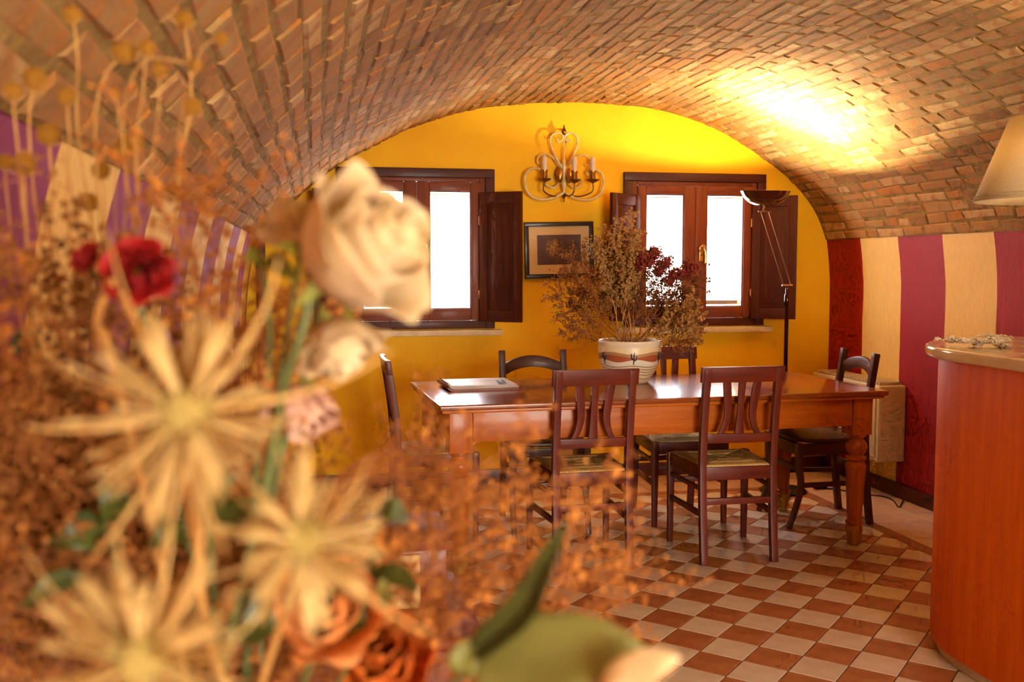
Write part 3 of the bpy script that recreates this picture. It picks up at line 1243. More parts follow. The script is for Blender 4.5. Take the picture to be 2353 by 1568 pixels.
def wave(freq, amp, ph):
    a = N.new('ShaderNodeMath')
    a.operation = 'MULTIPLY_ADD'
    a.inputs[1].default_value = freq
    a.inputs[2].default_value = ph
    L.new(an.outputs[0], a.inputs[0])
    s_ = N.new('ShaderNodeMath')
    s_.operation = 'SINE'
    L.new(a.outputs[0], s_.inputs[0])
    w_ = N.new('ShaderNodeMath')
    w_.operation = 'MULTIPLY_ADD'
    w_.inputs[1].default_value = amp
    L.new(s_.outputs[0], w_.inputs[0])
    L.new(sp.outputs['Z'], w_.inputs[2])
    return w_


def ramp(src, stops):
    mr = N.new('ShaderNodeMapRange')
    mr.inputs['From Max'].default_value = 0.25
    L.new(src.outputs[0], mr.inputs[0])
    r_ = N.new('ShaderNodeValToRGB')
    r_.color_ramp.interpolation = 'CONSTANT'
    e = r_.color_ramp.elements
    e[0].position, e[0].color = 0, stops[0][1]
    e[1].position, e[1].color = stops[1][0] / .25, stops[1][1]
    for p_, c_ in stops[2:]:
        x_ = e.new(p_ / .25)
        x_.color = c_
    L.new(mr.outputs[0], r_.inputs[0])
    return r_


CRM, DK = S(236, 214, 172), S(84, 44, 24)
low = ramp(wave(5, .004, 1.0), [(0, CRM), (.03, DK), (.033, CRM), (.05, DK), (.053, CRM), (.066, DK), (.0685, CRM), (.079, DK), (.082, CRM), (.093, DK), (.096, S(232, 222, 200))])
mid = ramp(wave(5, .007, 0.4), [(0, S(232, 222, 200)), (.124, S(176, 92, 56)), (.148, S(176, 92, 56))])
hig = ramp(wave(4, .006, 2.2), [(0, S(176, 92, 56)), (.147, S(186, 144, 92)), (.163, S(240, 216, 170)), (.19, S(238, 222, 190))])


def step(thr):
    g_ = N.new('ShaderNodeMath')
    g_.operation = 'GREATER_THAN'
    g_.inputs[1].default_value = thr
    L.new(sp.outputs['Z'], g_.inputs[0])
    return g_


def mixc(f, a, b_):
    x_ = N.new('ShaderNodeMix')
    x_.data_type = 'RGBA'
    L.new(f.outputs[0], x_.inputs['Factor'])
    L.new(a, x_.inputs['A'])
    L.new(b_, x_.inputs['B'])
    return x_.outputs['Result']


c1 = mixc(step(.108), low.outputs[0], mid.outputs[0])
c2 = mixc(step(.138), c1, hig.outputs[0])
L.new(c2, b.inputs['Base Color'])
MT['pot'] = m
pc = ground(1446, 879, TZ)
pot = thing('flower_pot', 'round cream ceramic pot painted with desert dunes and black cacti', 'flower pot', (pc.x, pc.y, TZ))
POT = [(.088, 0), (.098, .008), (.112, .028), (.132, .06), (.150, .095), (.159, .13), (.162, .165), (.161, .19), (.164, .205), (.166, .216), (.162, .222),
       (.154, .219), (.150, .205), (.148, .17), (.140, .13)]
MB().lathe(cr(POT, 3), 48).build('pot_body', 'pot', pot)
MB().lathe([(.146, .172), (.10, .180), (.03, .182)], 24).build('dry_soil', 'soil', pot)
for i in range(6):
    a0 = math.radians(i * 60 - 100)

    def on(dx, z_, off=.0018):
        r_ = .159 + (.162 - .159) * min(1, max(0, (z_ - .13) / .035)) if z_ > .13 else .150 + (.159 - .150) * max(0, (z_ - .095) / .035)
        a = a0 + dx / .16
        return Vector(((r_ + off) * math.cos(a), (r_ + off) * math.sin(a), z_))
    mb = MB()
    mb.tube([on(0, .106), on(0, .125), on(.001, .148), on(.002, .168)], [.0025, .004, .0042, .002], 6, squash=.6)
    mb.tube(cr([on(0, .132), on(-.008, .134), on(-.012, .142), on(-.013, .162)], 3), .0032, 6)
    mb.tube(cr([on(0, .126), on(.008, .128), on(.012, .136), on(.013, .15)], 3), .0030, 6)
    mb.build('painted_cactus', 'ink', pot)

# ------------------------------------------------------------------ counter
def outline(off, y0=1.2):
    xl, yc, xc, r = 2.065 + off, 2.93, 2.60, .535 - off
    pts = [(xl, y0)]
    for i in range(25):
        a = math.pi - math.pi / 2 * i / 24
        pts.append((xc + r * math.cos(a), yc + r * math.sin(a)))
    pts += [(X_R - .025, yc + r), (X_R - .025, y0)]
    return pts


def slab(pts, z0, z1):
    n = len(pts)
    return MB().add([Vector((p[0], p[1], z0)) for p in pts] + [Vector((p[0], p[1], z1)) for p in pts],
                    [tuple(reversed(range(n))), tuple(range(n, 2 * n))] + [(i, (i + 1) % n, n + (i + 1) % n, n + i) for i in range(n)])


CZ = 1.10
ct = thing('bar_counter', 'rounded orange wood bar counter with cream marble top', 'counter', (0, 0, 0))
slab(outline(.045), .045, CZ - .0402).build('counter_body', 'counter', ct, bevel=.004)
slab(outline(0), CZ - .04, CZ).build('marble_top', 'marble', ct, bevel=.012, seg=4)
slab(outline(.07), 0, .0448).build('plinth', 'plinth', ct, bevel=.003)

# table lamp on the counter
lp = at(2432, 610, 3.2)
tl = thing('table_lamp', 'table lamp with large cream conical shade on the bar counter', 'lamp', (lp.x, lp.y, CZ))
MB().lathe([(.075, 0), (.078, .01), (.06, .025), (.03, .04), (.045, .09), (.06, .15), (.05, .22), (.025, .28), (.016, .32), (.014, .42)], 28).build('lamp_base', 'brass_dark', tl)
MB().lathe([(.016, .42), (.02, .43), (.02, .48), (.012, .485)], 16).build('socket', 'brass', tl)
MB().ball((0, 0, .53), .032, 14, 10, 1.3).build('bulb', 'candle', tl)
zb, zt = 1.587 - CZ, 1.858 - CZ
sh = MB().lathe([(.256, zb), (.154, zt)], 56, cap=False).build('lamp_shade', 'shade', tl)
solidify(sh, .003)
for r_, z_ in ((.2575, zb + .004), (.2555, zb + .014), (.156, zt - .003)):
    MB().lathe([(r_ - .0022, z_ - .0022), (r_ + .0012, z_ - .0022), (r_ + .0012, z_ + .0022), (r_ - .0022, z_ + .0022), (r_ - .0022, z_ - .0022)], 56, cap=False).build('shade_trim', 'shade', sh)
Ls = bpy.data.lights.new('shade_bulb', 'POINT')
Ls.energy = 5.0
Ls.color = (1.0, 0.82, 0.56)
Ls.shadow_soft_size = 0.03
lso = bpy.data.objects.new('shade_bulb', Ls)
COL.objects.link(lso)
lso.parent = tl
lso.location = (0, 0, .60)
mb = MB()
for k in range(3):
    a = 2 * math.pi * k / 3
    mb.tube([(0, 0, .48), (.154 * math.cos(a), .154 * math.sin(a), zt - .01)], .002, 5)
mb.build('shade_carrier', 'brass', tl)

# ------------------------------------------------------------------ heater
ht = thing('wall_heater', 'cream wall heater hung on the striped wall behind the table', 'heater', (0, 0, 0))
MB().box(3.225, X_R, 5.26, 6.06, .22, .675).build('casing', 'heater', ht, bevel=.012, seg=3)
MB().box(3.218, 3.226, 5.29, 6.03, .25, .64).build('front_panel', 'heater', ht, bevel=.003)
MB().box(3.24, X_R - .01, 5.285, 6.04, .672, .682).build('top_grille', 'grille', ht, bevel=.002)
for k in range(24):
    y_ = 5.30 + k * .031
    MB().box(3.248, X_R - .016, y_, y_ + .017, .682, .692).build('grille_slat', 'heater', ht)

# ------------------------------------------------------------------ uplighter floor lamp
fb = ground(1799, 1130)
fl = thing('floor_lamp', 'slim dark uplighter floor lamp between table and yellow wall', 'lamp', (fb.x, fb.y, 0))
J = Vector((0, 0, 1.26))
H = at(1757, 486, 5.62) - Vector((fb.x, fb.y, 0))
MB().lathe([(.14, 0), (.14, .012), (.13, .02), (.03, .028), (.016, .04)], 40).build('lamp_foot', 'black', fl)
MB().lathe([(.0125, .04), (.0125, 1.13), (.016, 1.135), (.016, 1.20), (.010, 1.21), (.010, 1.245)], 16).build('pole', 'lamp_metal', fl)
sd = Vector((H.x - J.x, H.y - J.y, 0)).normalized()
MB().tube([J - RGT * .032, J + RGT * .032], .006, 8).build('joint_bar', 'rod', fl)
for s in (-1, 1):
    MB().tube([J + RGT * .022 * s, H + RGT * .022 * s], .0024, 6).build('support_rod', 'rod', fl)
MB().tube([H - RGT * .036, H + RGT * .036], .004, 8).build('bracket_bar', 'rod', fl)
axis = Vector((.0, -.05, 1)).normalized()
bc = H + axis * .028
Mb = Matrix.Translation(bc) @ axis.to_track_quat('Z', 'Y').to_matrix().to_4x4()
MB().tube(cr([H, H + Vector((-.008, 0, .012)), bc + axis * .004], 4), .006, 8).build('bowl_neck', 'rod', fl)
PRO = [(.012, 0), (.05, .006), (.085, .02), (.115, .045), (.135, .08), (.138, .086), (.136, .087), (.132, .08), (.112, .048), (.082, .024), (.05, .011), (.012, .006)]
MB().lathe(cr(PRO, 3), 40, Mb).build('lamp_bowl', 'lamp_bowl', fl)
MB().lathe([(.110, .0475), (.080, .0255), (.05, .0125), (.005, .009)], 32, Mb, cap=False).build('reflector', 'bowl_inside', fl)
MB().lathe([(.008, .009), (.008, .03), (.006, .034)], 12, Mb).build('bulb_holder', 'candle', fl)
Lp = bpy.data.lights.new('halogen_bulb', 'POINT')
Lp.energy = 50
Lp.color = (1.0, 0.83, 0.56)
Lp.shadow_soft_size = 0.010
lo = bpy.data.objects.new('halogen_bulb', Lp)
COL.objects.link(lo)
lo.parent = fl
lo.location = Mb @ Vector((0, 0, .052))

Lr = bpy.data.lights.new('reflector_beam', 'SPOT')     # the polished bowl throws a narrower beam upwards
Lr.energy = 140
Lr.color = (1.0, 0.84, 0.58)
Lr.spot_size = math.radians(105)
Lr.spot_blend = 1.0
Lr.shadow_soft_size = 0.02
lr = bpy.data.objects.new('reflector_beam', Lr)
COL.objects.link(lr)
lr.parent = fl
lr.location = Mb @ Vector((0, 0, .052))
lr.rotation_euler = Vector((.22, -.34, 1)).to_track_quat('-Z', 'Y').to_euler()

# cord and its dimmer along the wall
pts = [(1805, 1136), (1840, 1118), (1880, 1122), (1930, 1128), (1985, 1138), (2030, 1143), (2052, 1152), (2066, 1168), (2078, 1150), (2100, 1146)]
C_ = [ground(*p) + Vector((0, 0, .004)) for p in pts]
C_ += [Vector((X_R - .03, 5.0, .06)), Vector((X_R - .028, 4.6, .09)), Vector((X_R - .028, 4.0, .10))]
tag(MB().tube(cr(C_, 6), .0035, 6).build('power_cord', 'black'), 'thin black power cord trailing along the striped wall', 'cord')
dm = ground(1884, 1124)
o = MB().box(-.04, .04, -.025, .025, 0, .03).build('cord_dimmer', 'black', None, bevel=.008, seg=3)
o.location = (dm.x, dm.y, 0.008)
tag(o, 'small black dimmer box on the cord below the arched chair', 'dimmer')

# ------------------------------------------------------------------ wall sconce
sc_ = thing('wall_sconce', 'gilt scrolled wall sconce with three candle lights', 'sconce', (1.535, Y_BACK, 2.0))
KZ = .000708


def sp_(x_, y_, dy=-.06):
    return Vector(((x_ - 550) * KZ, dy, -(y_ - 450) * KZ))


def sym(pts, r, name, mat='ivory', dy=-.06, n=5):
    for s in (-1, 1):
        P = [Vector((s * v.x, v.y, v.z)) for v in [sp_(a, b_, dy) for a, b_ in pts]]
        C = cr(P, n)
        MB().tube(C, [r * (1 - .35 * i / (len(C) - 1)) for i in range(len(C))], 8).build(name, mat, sc_)


sym([(546, 480), (490, 400), (437, 290), (425, 220), (452, 172), (500, 160), (538, 185), (530, 225), (500, 238), (490, 215)], .0075, 'heart_scroll')
sym([(530, 470), (490, 420), (450, 375), (390, 350), (335, 358), (312, 400), (325, 435), (350, 432)], .0072, 'upper_scroll', dy=-.05)
sym([(540, 690), (470, 725), (380, 748), (290, 738), (220, 690), (192, 610), (200, 530), (245, 485), (300, 475), (340, 500), (335, 530)], .0098, 'lower_scroll', dy=-.075)
sym([(520, 560), (500, 610), (450, 640), (400, 620), (385, 580), (410, 550), (440, 560), (435, 585)], .006, 'inner_scroll', dy=-.05)
MB().lathe([(.004, -.18), (.010, -.165), (.006, -.15), (.012, -.13), (.018, -.10), (.010, -.07), (.014, -.04), (.016, 0), (.012, .03), (.005, .05), (.004, .20)], 14,
           Matrix.Translation((0, -.06, 0))).build('stem', 'ivory', sc_)
MB().lathe([(.003, .19), (.010, .195), (.016, .21), (.014, .222), (.006, .236), (.004, .25), (.002, .255)], 14, Matrix.Translation((0, -.06, 0))).build('finial', 'brass_dark', sc_)
MB().lathe([(.002, -.225), (.006, -.215), (.004, -.205), (.010, -.195), (.014, -.185), (.006, -.175)], 14, Matrix.Translation((0, -.06, 0))).build('finial', 'brass_dark', sc_)
MB().lathe([(.045, 0), (.05, .006), (.04, .014), (.015, .02), (.012, .06)], 20, Matrix.Translation((0, 0, -.04)) @ Matrix.Rotation(math.pi / 2, 4, 'X')).build('wall_plate', 'brass', sc_)
for s in (-1, 1):
    MB().ball((0, 0, 0), .02, 10, 8, 2.4).build('leaf_ornament', 'brass', sc_).location = (s * .03, -.075, -.06)
for x_, y_, dy in ((358, 592, -.11), (598, 606, -.19), (795, 592, -.11)):
    p0 = sp_(550, 690, -.06)
    pe = sp_(x_, y_, dy)
    md = (p0 + pe) / 2
    arm = cr([p0, Vector((md.x, md.y, p0.z - .02)), Vector((pe.x - .004, pe.y, pe.z - .06)), pe], 6)
    MB().tube(arm, .0045, 8).build('arm', 'brass_dark', sc_)
    T_ = Matrix.Translation(pe)
    MB().lathe([(.004, -.008), (.03, .004), (.044, .014), (.043, .017), (.012, .008)], 20, T_).build('drip_pan', 'brass_dark', sc_)
    MB().lathe([(.010, .006), (.018, .02), (.018, .055), (.021, .06), (.021, .07)], 16, T_).build('candle_cup', 'brass', sc_)
    MB().lathe([(.0165, .07), (.017, .10), (.019, .125), (.015, .145), (.008, .156), (.002, .160)], 16, T_).build('candle_light', 'candle', sc_)

# ------------------------------------------------------------------ framed picture
m, nt, b, N, L = new_mat('sepia_print')
b.inputs['Roughness'].default_value = 0.5
tc = N.new('ShaderNodeTexCoord')
sep = N.new('ShaderNodeSeparateXYZ')
L.new(tc.outputs['Object'], sep.inputs[0])
nz = N.new('ShaderNodeTexNoise')
nz.inputs['Scale'].default_value = 60
nz.inputs['Detail'].default_value = 6
L.new(tc.outputs['Object'], nz.inputs['Vector'])


def blob(cx, cz, rx, rz):
    mp = N.new('ShaderNodeMapping')
    mp.inputs['Location'].default_value = (-cx / rx, 0, -cz / rz)
    mp.inputs['Scale'].default_value = (1 / rx, 0, 1 / rz)
    L.new(tc.outputs['Object'], mp.inputs['Vector'])
    ln = N.new('ShaderNodeVectorMath')
    ln.operation = 'LENGTH'
    L.new(mp.outputs[0], ln.inputs[0])
    mr = N.new('ShaderNodeMapRange')
    mr.inputs['From Min'].default_value = 1.1
    mr.inputs['From Max'].default_value = 0.2
    L.new(ln.outputs['Value'], mr.inputs[0])
    return mr


b1, b2 = blob(-.035, .012, .055, .065), blob(.05, -.03, .07, .018)
mxx = N.new('ShaderNodeMath')
mxx.operation = 'MAXIMUM'
L.new(b1.outputs[0], mxx.inputs[0])
L.new(b2.outputs[0], mxx.inputs[1])
ml = N.new('ShaderNodeMath')
ml.operation = 'MULTIPLY'
L.new(mxx.outputs[0], ml.inputs[0])
r_ = N.new('ShaderNodeValToRGB')
r_.color_ramp.elements[0].position = 0.38
r_.color_ramp.elements[1].position = 0.62
L.new(nz.outputs['Fac'], r_.inputs[0])
L.new(r_.outputs[0], ml.inputs[1])
cm = N.new('ShaderNodeMix')
cm.data_type = 'RGBA'
L.new(ml.outputs[0], cm.inputs['Factor'])
dn = N.new('ShaderNodeMix')
dn.data_type = 'RGBA'
L.new(nz.outputs['Fac'], dn.inputs['Factor'])
dn.inputs['A'].default_value = S(58, 30, 34)
dn.inputs['B'].default_value = S(118, 74, 66)
L.new(dn.outputs['Result'], cm.inputs['A'])
cm.inputs['B'].default_value = S(216, 176, 120)
L.new(cm.outputs['Result'], b.inputs['Base Color'])
MT['print'] = m
pf = thing('framed_picture', 'sepia tree picture in dark frame with cream mat below the sconce', 'picture', (1.518, Y_BACK - .001, 1.477))
pf.rotation_euler = (0, math.radians(-1.3), 0)
fw_, fh_ = .225, .178
for a in ((-fw_, fw_, fh_ - .028, fh_), (-fw_, fw_, -fh_, -fh_ + .028), (-fw_, -fw_ + .028, -fh_ + .028, fh_ - .028), (fw_ - .028, fw_, -fh_ + .028, fh_ - .028)):
    MB().box(a[0], a[1], -.026, 0, a[2], a[3]).build('frame_side', 'frame', pf, bevel=.004)
MB().box(-fw_ + .026, fw_ - .026, -.012, -.004, -fh_ + .026, fh_ - .026).build('mat', 'matboard', pf)
MB().box(-.142, .142, -.0135, -.0118, -.092, .096).build('print', 'print', pf)

# ------------------------------------------------------------------ low cupboard with cream panels by the left wall
cb = thing('low_cupboard', 'low cupboard with cream panel and brown ledge behind the bouquet', 'cupboard', (0, 0, 0))
MB().box(-.39, .33, 2.2, 2.6, 0, .52).build('base', 'cabinet_wood_z', cb, bevel=.006)
led = MB().box(-.395, .365, 2.14, 2.62, .5202, .55).build('ledge', 'cabinet_wood_x', cb, bevel=.014, seg=4)
MB().box(-.39, .30, 2.34, 2.6, .5502, .70).build('upper_body', 'cabinet_wood_z', cb, bevel=.003)
MB().box(-.395, .315, 2.32, 2.61, .7002, .725).build('top_board', 'cabinet_wood_x', cb, bevel=.006)
MB().box(.0, .235, 2.332, 2.342, .56, .69).build('cream_panel', 'cream_panel', cb, bevel=.003)
MB().box(-.36, -.03, 2.332, 2.342, .56, .69).build('red_panel', 'red_panel', cb, bevel=.003)

# ------------------------------------------------------------------ plants: prototypes
def floret(mb, p, d, r, rng, el=1.0):
    """small closed bud with a pointed tip"""
    d = Vector(d).normalized()
    a = d.orthogonal().normalized()
    a = Quaternion(d, rng.uniform(0, 6.28)) @ a
    b_ = d.cross(a)
    k = [rng.uniform(.7, 1.3) for _ in range(4)]
    vs = [p - d * r * .5, p + a * r * k[0] + d * r * .35, p + b_ * r * k[1] + d * r * .5, p - a * r * k[2] + d * r * .35, p - b_ * r * k[3] + d * r * .5, p + d * r * .55 * el]
    mb.add(vs, [(0, 2, 1), (0, 3, 2), (0, 4, 3), (0, 1, 4), (5, 1, 2), (5, 2, 3), (5, 3, 4), (5, 4, 1)])


def sprig_proto(seed, nb=15, spread=.34, start=.38, twigs=10, fl=2, fr=.011, el=1.0, blen=(.16, .34), stem_r=.0055, bend=.05):
    """branching dried sprig of unit length along +Z: (stems, blossoms)"""
    rng = random.Random(seed)
    st, bl = MB(), MB()
    ph = rng.uniform(0, 6.28)
    main = cr([(0, 0, 0), (bend * math.cos(ph), bend * math.sin(ph), .35), (bend * .6 * math.cos(ph + 1), bend * .6 * math.sin(ph + 1), .7), (0, 0, .95)], 5)
    st.tube(main, [stem_r * (1 - .65 * i / (len(main) - 1)) for i in range(len(main))], 4, cap=False)
    for b_ in range(nb):
        t = start + (1 - start) * .92 * (b_ + rng.random()) / nb
        i = min(int(t * (len(main) - 1)), len(main) - 2)
        o = main[i].lerp(main[i + 1], t * (len(main) - 1) - i)
        a = b_ * 2.4 + rng.uniform(-.5, .5)
        out = rng.uniform(.5, 1.15) * spread / .34
        d = Vector((math.cos(a) * out, math.sin(a) * out, rng.uniform(.6, 1.2))).normalized()
        ln = rng.uniform(*blen) * (1.15 - .5 * t)
        sag = Vector((0, 0, rng.uniform(-.06, .06)))
        br = cr([o, o + d * ln * .5 + sag * .4, o + d * ln + sag], 3)
        st.tube(br, [stem_r * .5 * (1 - .6 * k / (len(br) - 1)) for k in range(len(br))], 3, cap=False)
        for w_ in range(twigs):
            tt = rng.uniform(.25, 1)
            k = min(int(tt * (len(br) - 1)), len(br) - 2)
            q = br[k].lerp(br[k + 1], tt * (len(br) - 1) - k)
            dd = (d * .7 + Vector((rng.uniform(-1, 1), rng.uniform(-1, 1), rng.uniform(-.5, 1)))).normalized()
            l2 = rng.uniform(.02, .075)
            e = q + dd * l2
            st.tube([q, e], [stem_r * .22, stem_r * .16], 3, cap=False)
            for f_ in range(fl):
                pp = e - dd * l2 * .45 * f_ + Vector((rng.uniform(-.01, .01), rng.uniform(-.01, .01), rng.uniform(-.01, .01)))
                floret(bl, pp, dd + Vector((rng.uniform(-.5, .5), rng.uniform(-.5, .5), rng.uniform(-.2, .5))), fr * rng.uniform(.6, 1.25), rng, el)
    return st, bl


PROTO = {}


def proto(kind, seed, stem_mat, bloom_mat, **kw):
    st, bl = sprig_proto(seed, **kw)
    PROTO.setdefault(kind, []).append((st.mesh('sprig_stems', stem_mat, smooth=False), bl.mesh('sprig_blossoms', bloom_mat, smooth=False)))


for s in range(3):
    proto('rust', 10 + s, 'rust_stem', 'rust_bloom', nb=15, twigs=9, fr=.008, spread=.36, stem_r=.0048)
    proto('brown', 20 + s, 'rust_stem', 'brown_bloom', nb=16, twigs=10, fr=.0092, spread=.36, stem_r=.0045)
    proto('umber', 30 + s, 'rust_stem', 'dark_bloom', nb=16, twigs=10, fr=.0092, spread=.3, stem_r=.0045)
    proto('pbrown', 25 + s, 'rust_stem', 'brown_bloom', nb=18, twigs=11, fr=.0115, spread=.3)
    proto('pumber', 35 + s, 'rust_stem', 'dark_bloom', nb=18, twigs=11, fr=.0115, spread=.26)
    proto('tan', 40 + s, 'straw', 'tan_bloom', nb=20, twigs=11, fr=.016, spread=.14, el=2.2, blen=(.14, .28))
    proto('tanwide', 50 + s, 'straw', 'tan_bloom', nb=16, twigs=12, fr=.018, spread=.3)
    proto('red', 60 + s, 'rust_stem', 'red_dust', nb=12, twigs=18, fr=.016, spread=.2, start=.78, blen=(.05, .12), stem_r=.004)
    proto('white', 70 + s, 'pale_stem', 'white_bloom', nb=10, twigs=16, fr=.017, spread=.2, start=.72, blen=(.06, .16))
SPR = {}


def sprig(kind, name, label, group, cat, base, tip, rng, flat=1.0):
    me = PROTO[kind][rng.randrange(len(PROTO[kind]))]
    d = Vector(tip) - Vector(base)
    ln = d.length
    q = d.to_track_quat('Z', 'Y')
    if flat == 1.0:
        q = q @ Quaternion((0, 0, 1), rng.uniform(0, 6.28))
    o = link(name, me[0])
    o.location = base
    o.rotation_mode = 'QUATERNION'
    o.rotation_quaternion = q
    o.scale = (ln, ln * flat, ln)
    tag(o, label, cat, group)
    c = link('blossoms', me[1], o)
    c['kind'] = 'stuff'
    return o


# ------------------------------------------------------------------ dried arrangement in the pot on the table
rng = random.Random(3)
PM = Vector((pc.x, pc.y, TZ + .185))
G = 'dried stems in the painted pot'


def potted(kind, label, tips, z0=5.0, z1=5.4, name='dried_flower_sprig'):
    for (x_, y_) in tips:
        b_ = PM + Vector((rng.uniform(-.07, .07), rng.uniform(-.07, .07), -.02))
        sprig(kind, name, label, G, 'dried flower', b_, at(x_, y_, rng.uniform(z0, z1)), rng)


potted('tan', 'upright tan seed head stem in the middle of the painted pot', [(1372, 575), (1392, 552), (1418, 540), (1446, 528), (1456, 566), (1424, 590), (1400, 610), (1438, 620), (1380, 640), (1462, 600)])
potted('pbrown', 'feathery brown sprig fanning out of the painted pot towards the framed picture', [(1272, 655), (1282, 715), (1298, 612), (1332, 588), (1310, 690), (1350, 620), (1340, 660), (1292, 760)], 4.95, 5.4)
potted('pumber', 'dark brown sprig rising from the painted pot before the bright window', [(1480, 590), (1502, 612), (1530, 640), (1562, 650), (1592, 632), (1608, 660), (1485, 660), (1540, 690), (1580, 690), (1515, 680)], 5.05, 5.45)
potted('tanwide', 'pale tan sprig leaning over the right rim of the painted pot', [(1604, 726), (1584, 742), (1612, 760), (1560, 735), (1600, 690)], 4.9, 5.2)
potted('pbrown', 'thin brown sprig drooping from the painted pot over the dark chair', [(1592, 792), (1604, 776)], 4.95, 5.1)
potted('red', 'dusty red flower head standing above the painted pot', [(1483, 588), (1505, 578), (1532, 600), (1548, 628)], 5.0, 5.2, 'dried_red_flower')
potted('red', 'small orange red flower head at the right of the painted pot', [(1588, 612)], 5.0, 5.1, 'dried_red_flower')

# bundle of white flowers lying on the counter
for k in range(9):
    hd = ground(rng.uniform(2160, 2300), rng.uniform(782, 792), CZ + .012)
    tl_ = ground(rng.uniform(2420, 2480), rng.uniform(800, 812), CZ + .012)
    hd.z = CZ + rng.uniform(.008, .03)
    tl_.z = CZ + .006
    sprig('white', 'white_flower_sprig', 'white dried flower with pale green stem lying on the marble counter', 'flowers lying on the counter', 'dried flower', tl_, hd, rng, 0.35)

# ------------------------------------------------------------------ foreground bouquet
VM = at(520, 1900, .70)          # mouth of the vase, below the picture
VZ = VM.z
side = thing('side_cabinet', 'red brown wooden side cabinet carrying the flower vase', 'cabinet', (0, 0, 0))
MB().box(-.39, .20, .36, 1.02, .03, .80).build('cabinet_body', 'cabinet_wood_z', side, bevel=.004)
MB().box(-.395, .23, .33, 1.05, .8002, .83).build('cabinet_top', 'cabinet_wood_x', side, bevel=.008)
for k in range(2):
    dr = MB().box(.2005, .214, .38 + k * .32, .68 + k * .32, .08, .76).build('cabinet_door', 'cabinet_wood_z', side, bevel=.004)
    MB().ball((.225, .655 + k * .07, .45), .012).build('knob', 'brass', dr)
vz0 = .83
vh = VZ - vz0
vase = MB().lathe(cr([(.06, 0), (.085, vh * .15), (.10, vh * .45), (.085, vh * .8), (.075, vh * .92), (.085, vh), (.079, vh), (.07, vh * .9)], 4), 32).build('flower_vase', 'vase')
vase.location = (VM.x, VM.y, vz0)
tag(vase, 'brown glazed vase holding the foreground bouquet', 'vase')
GB = 'stems in the foreground bouquet'
rb = random.Random(11)


def mouth():
    a, r = rb.uniform(0, 6.28), .05 * math.sqrt(rb.random())
    return VM + Vector((r * math.cos(a), r * math.sin(a), -.03))


def cdir(r, u, t):
    """direction given as right, up, towards the camera"""
    return (RGT * r + UPV * u - FWD * t).normalized()


def sub(name, mb, mat, parent, bevel=0, th=0):
    """child mesh built in world coordinates under a thing that stands at its own place"""
    o = parent.matrix_world.translation if parent.parent else parent.location
    mb.v = [(v[0] - o[0], v[1] - o[1], v[2] - o[2]) for v in mb.v]
    ob = mb.build(name, mat, parent, bevel=bevel)
    if th:
        solidify(ob, th)
    return ob


def stem_curve(a, b_, lift=.25, side_=None):
    a, b_ = Vector(a), Vector(b_)
    d = (b_ - a).length
    m_ = a.lerp(b_, .5) + Vector((0, 0, d * lift * .4))
    if side_ is not None:
        m_ += side_
    return cr([a, m_, b_], 7)


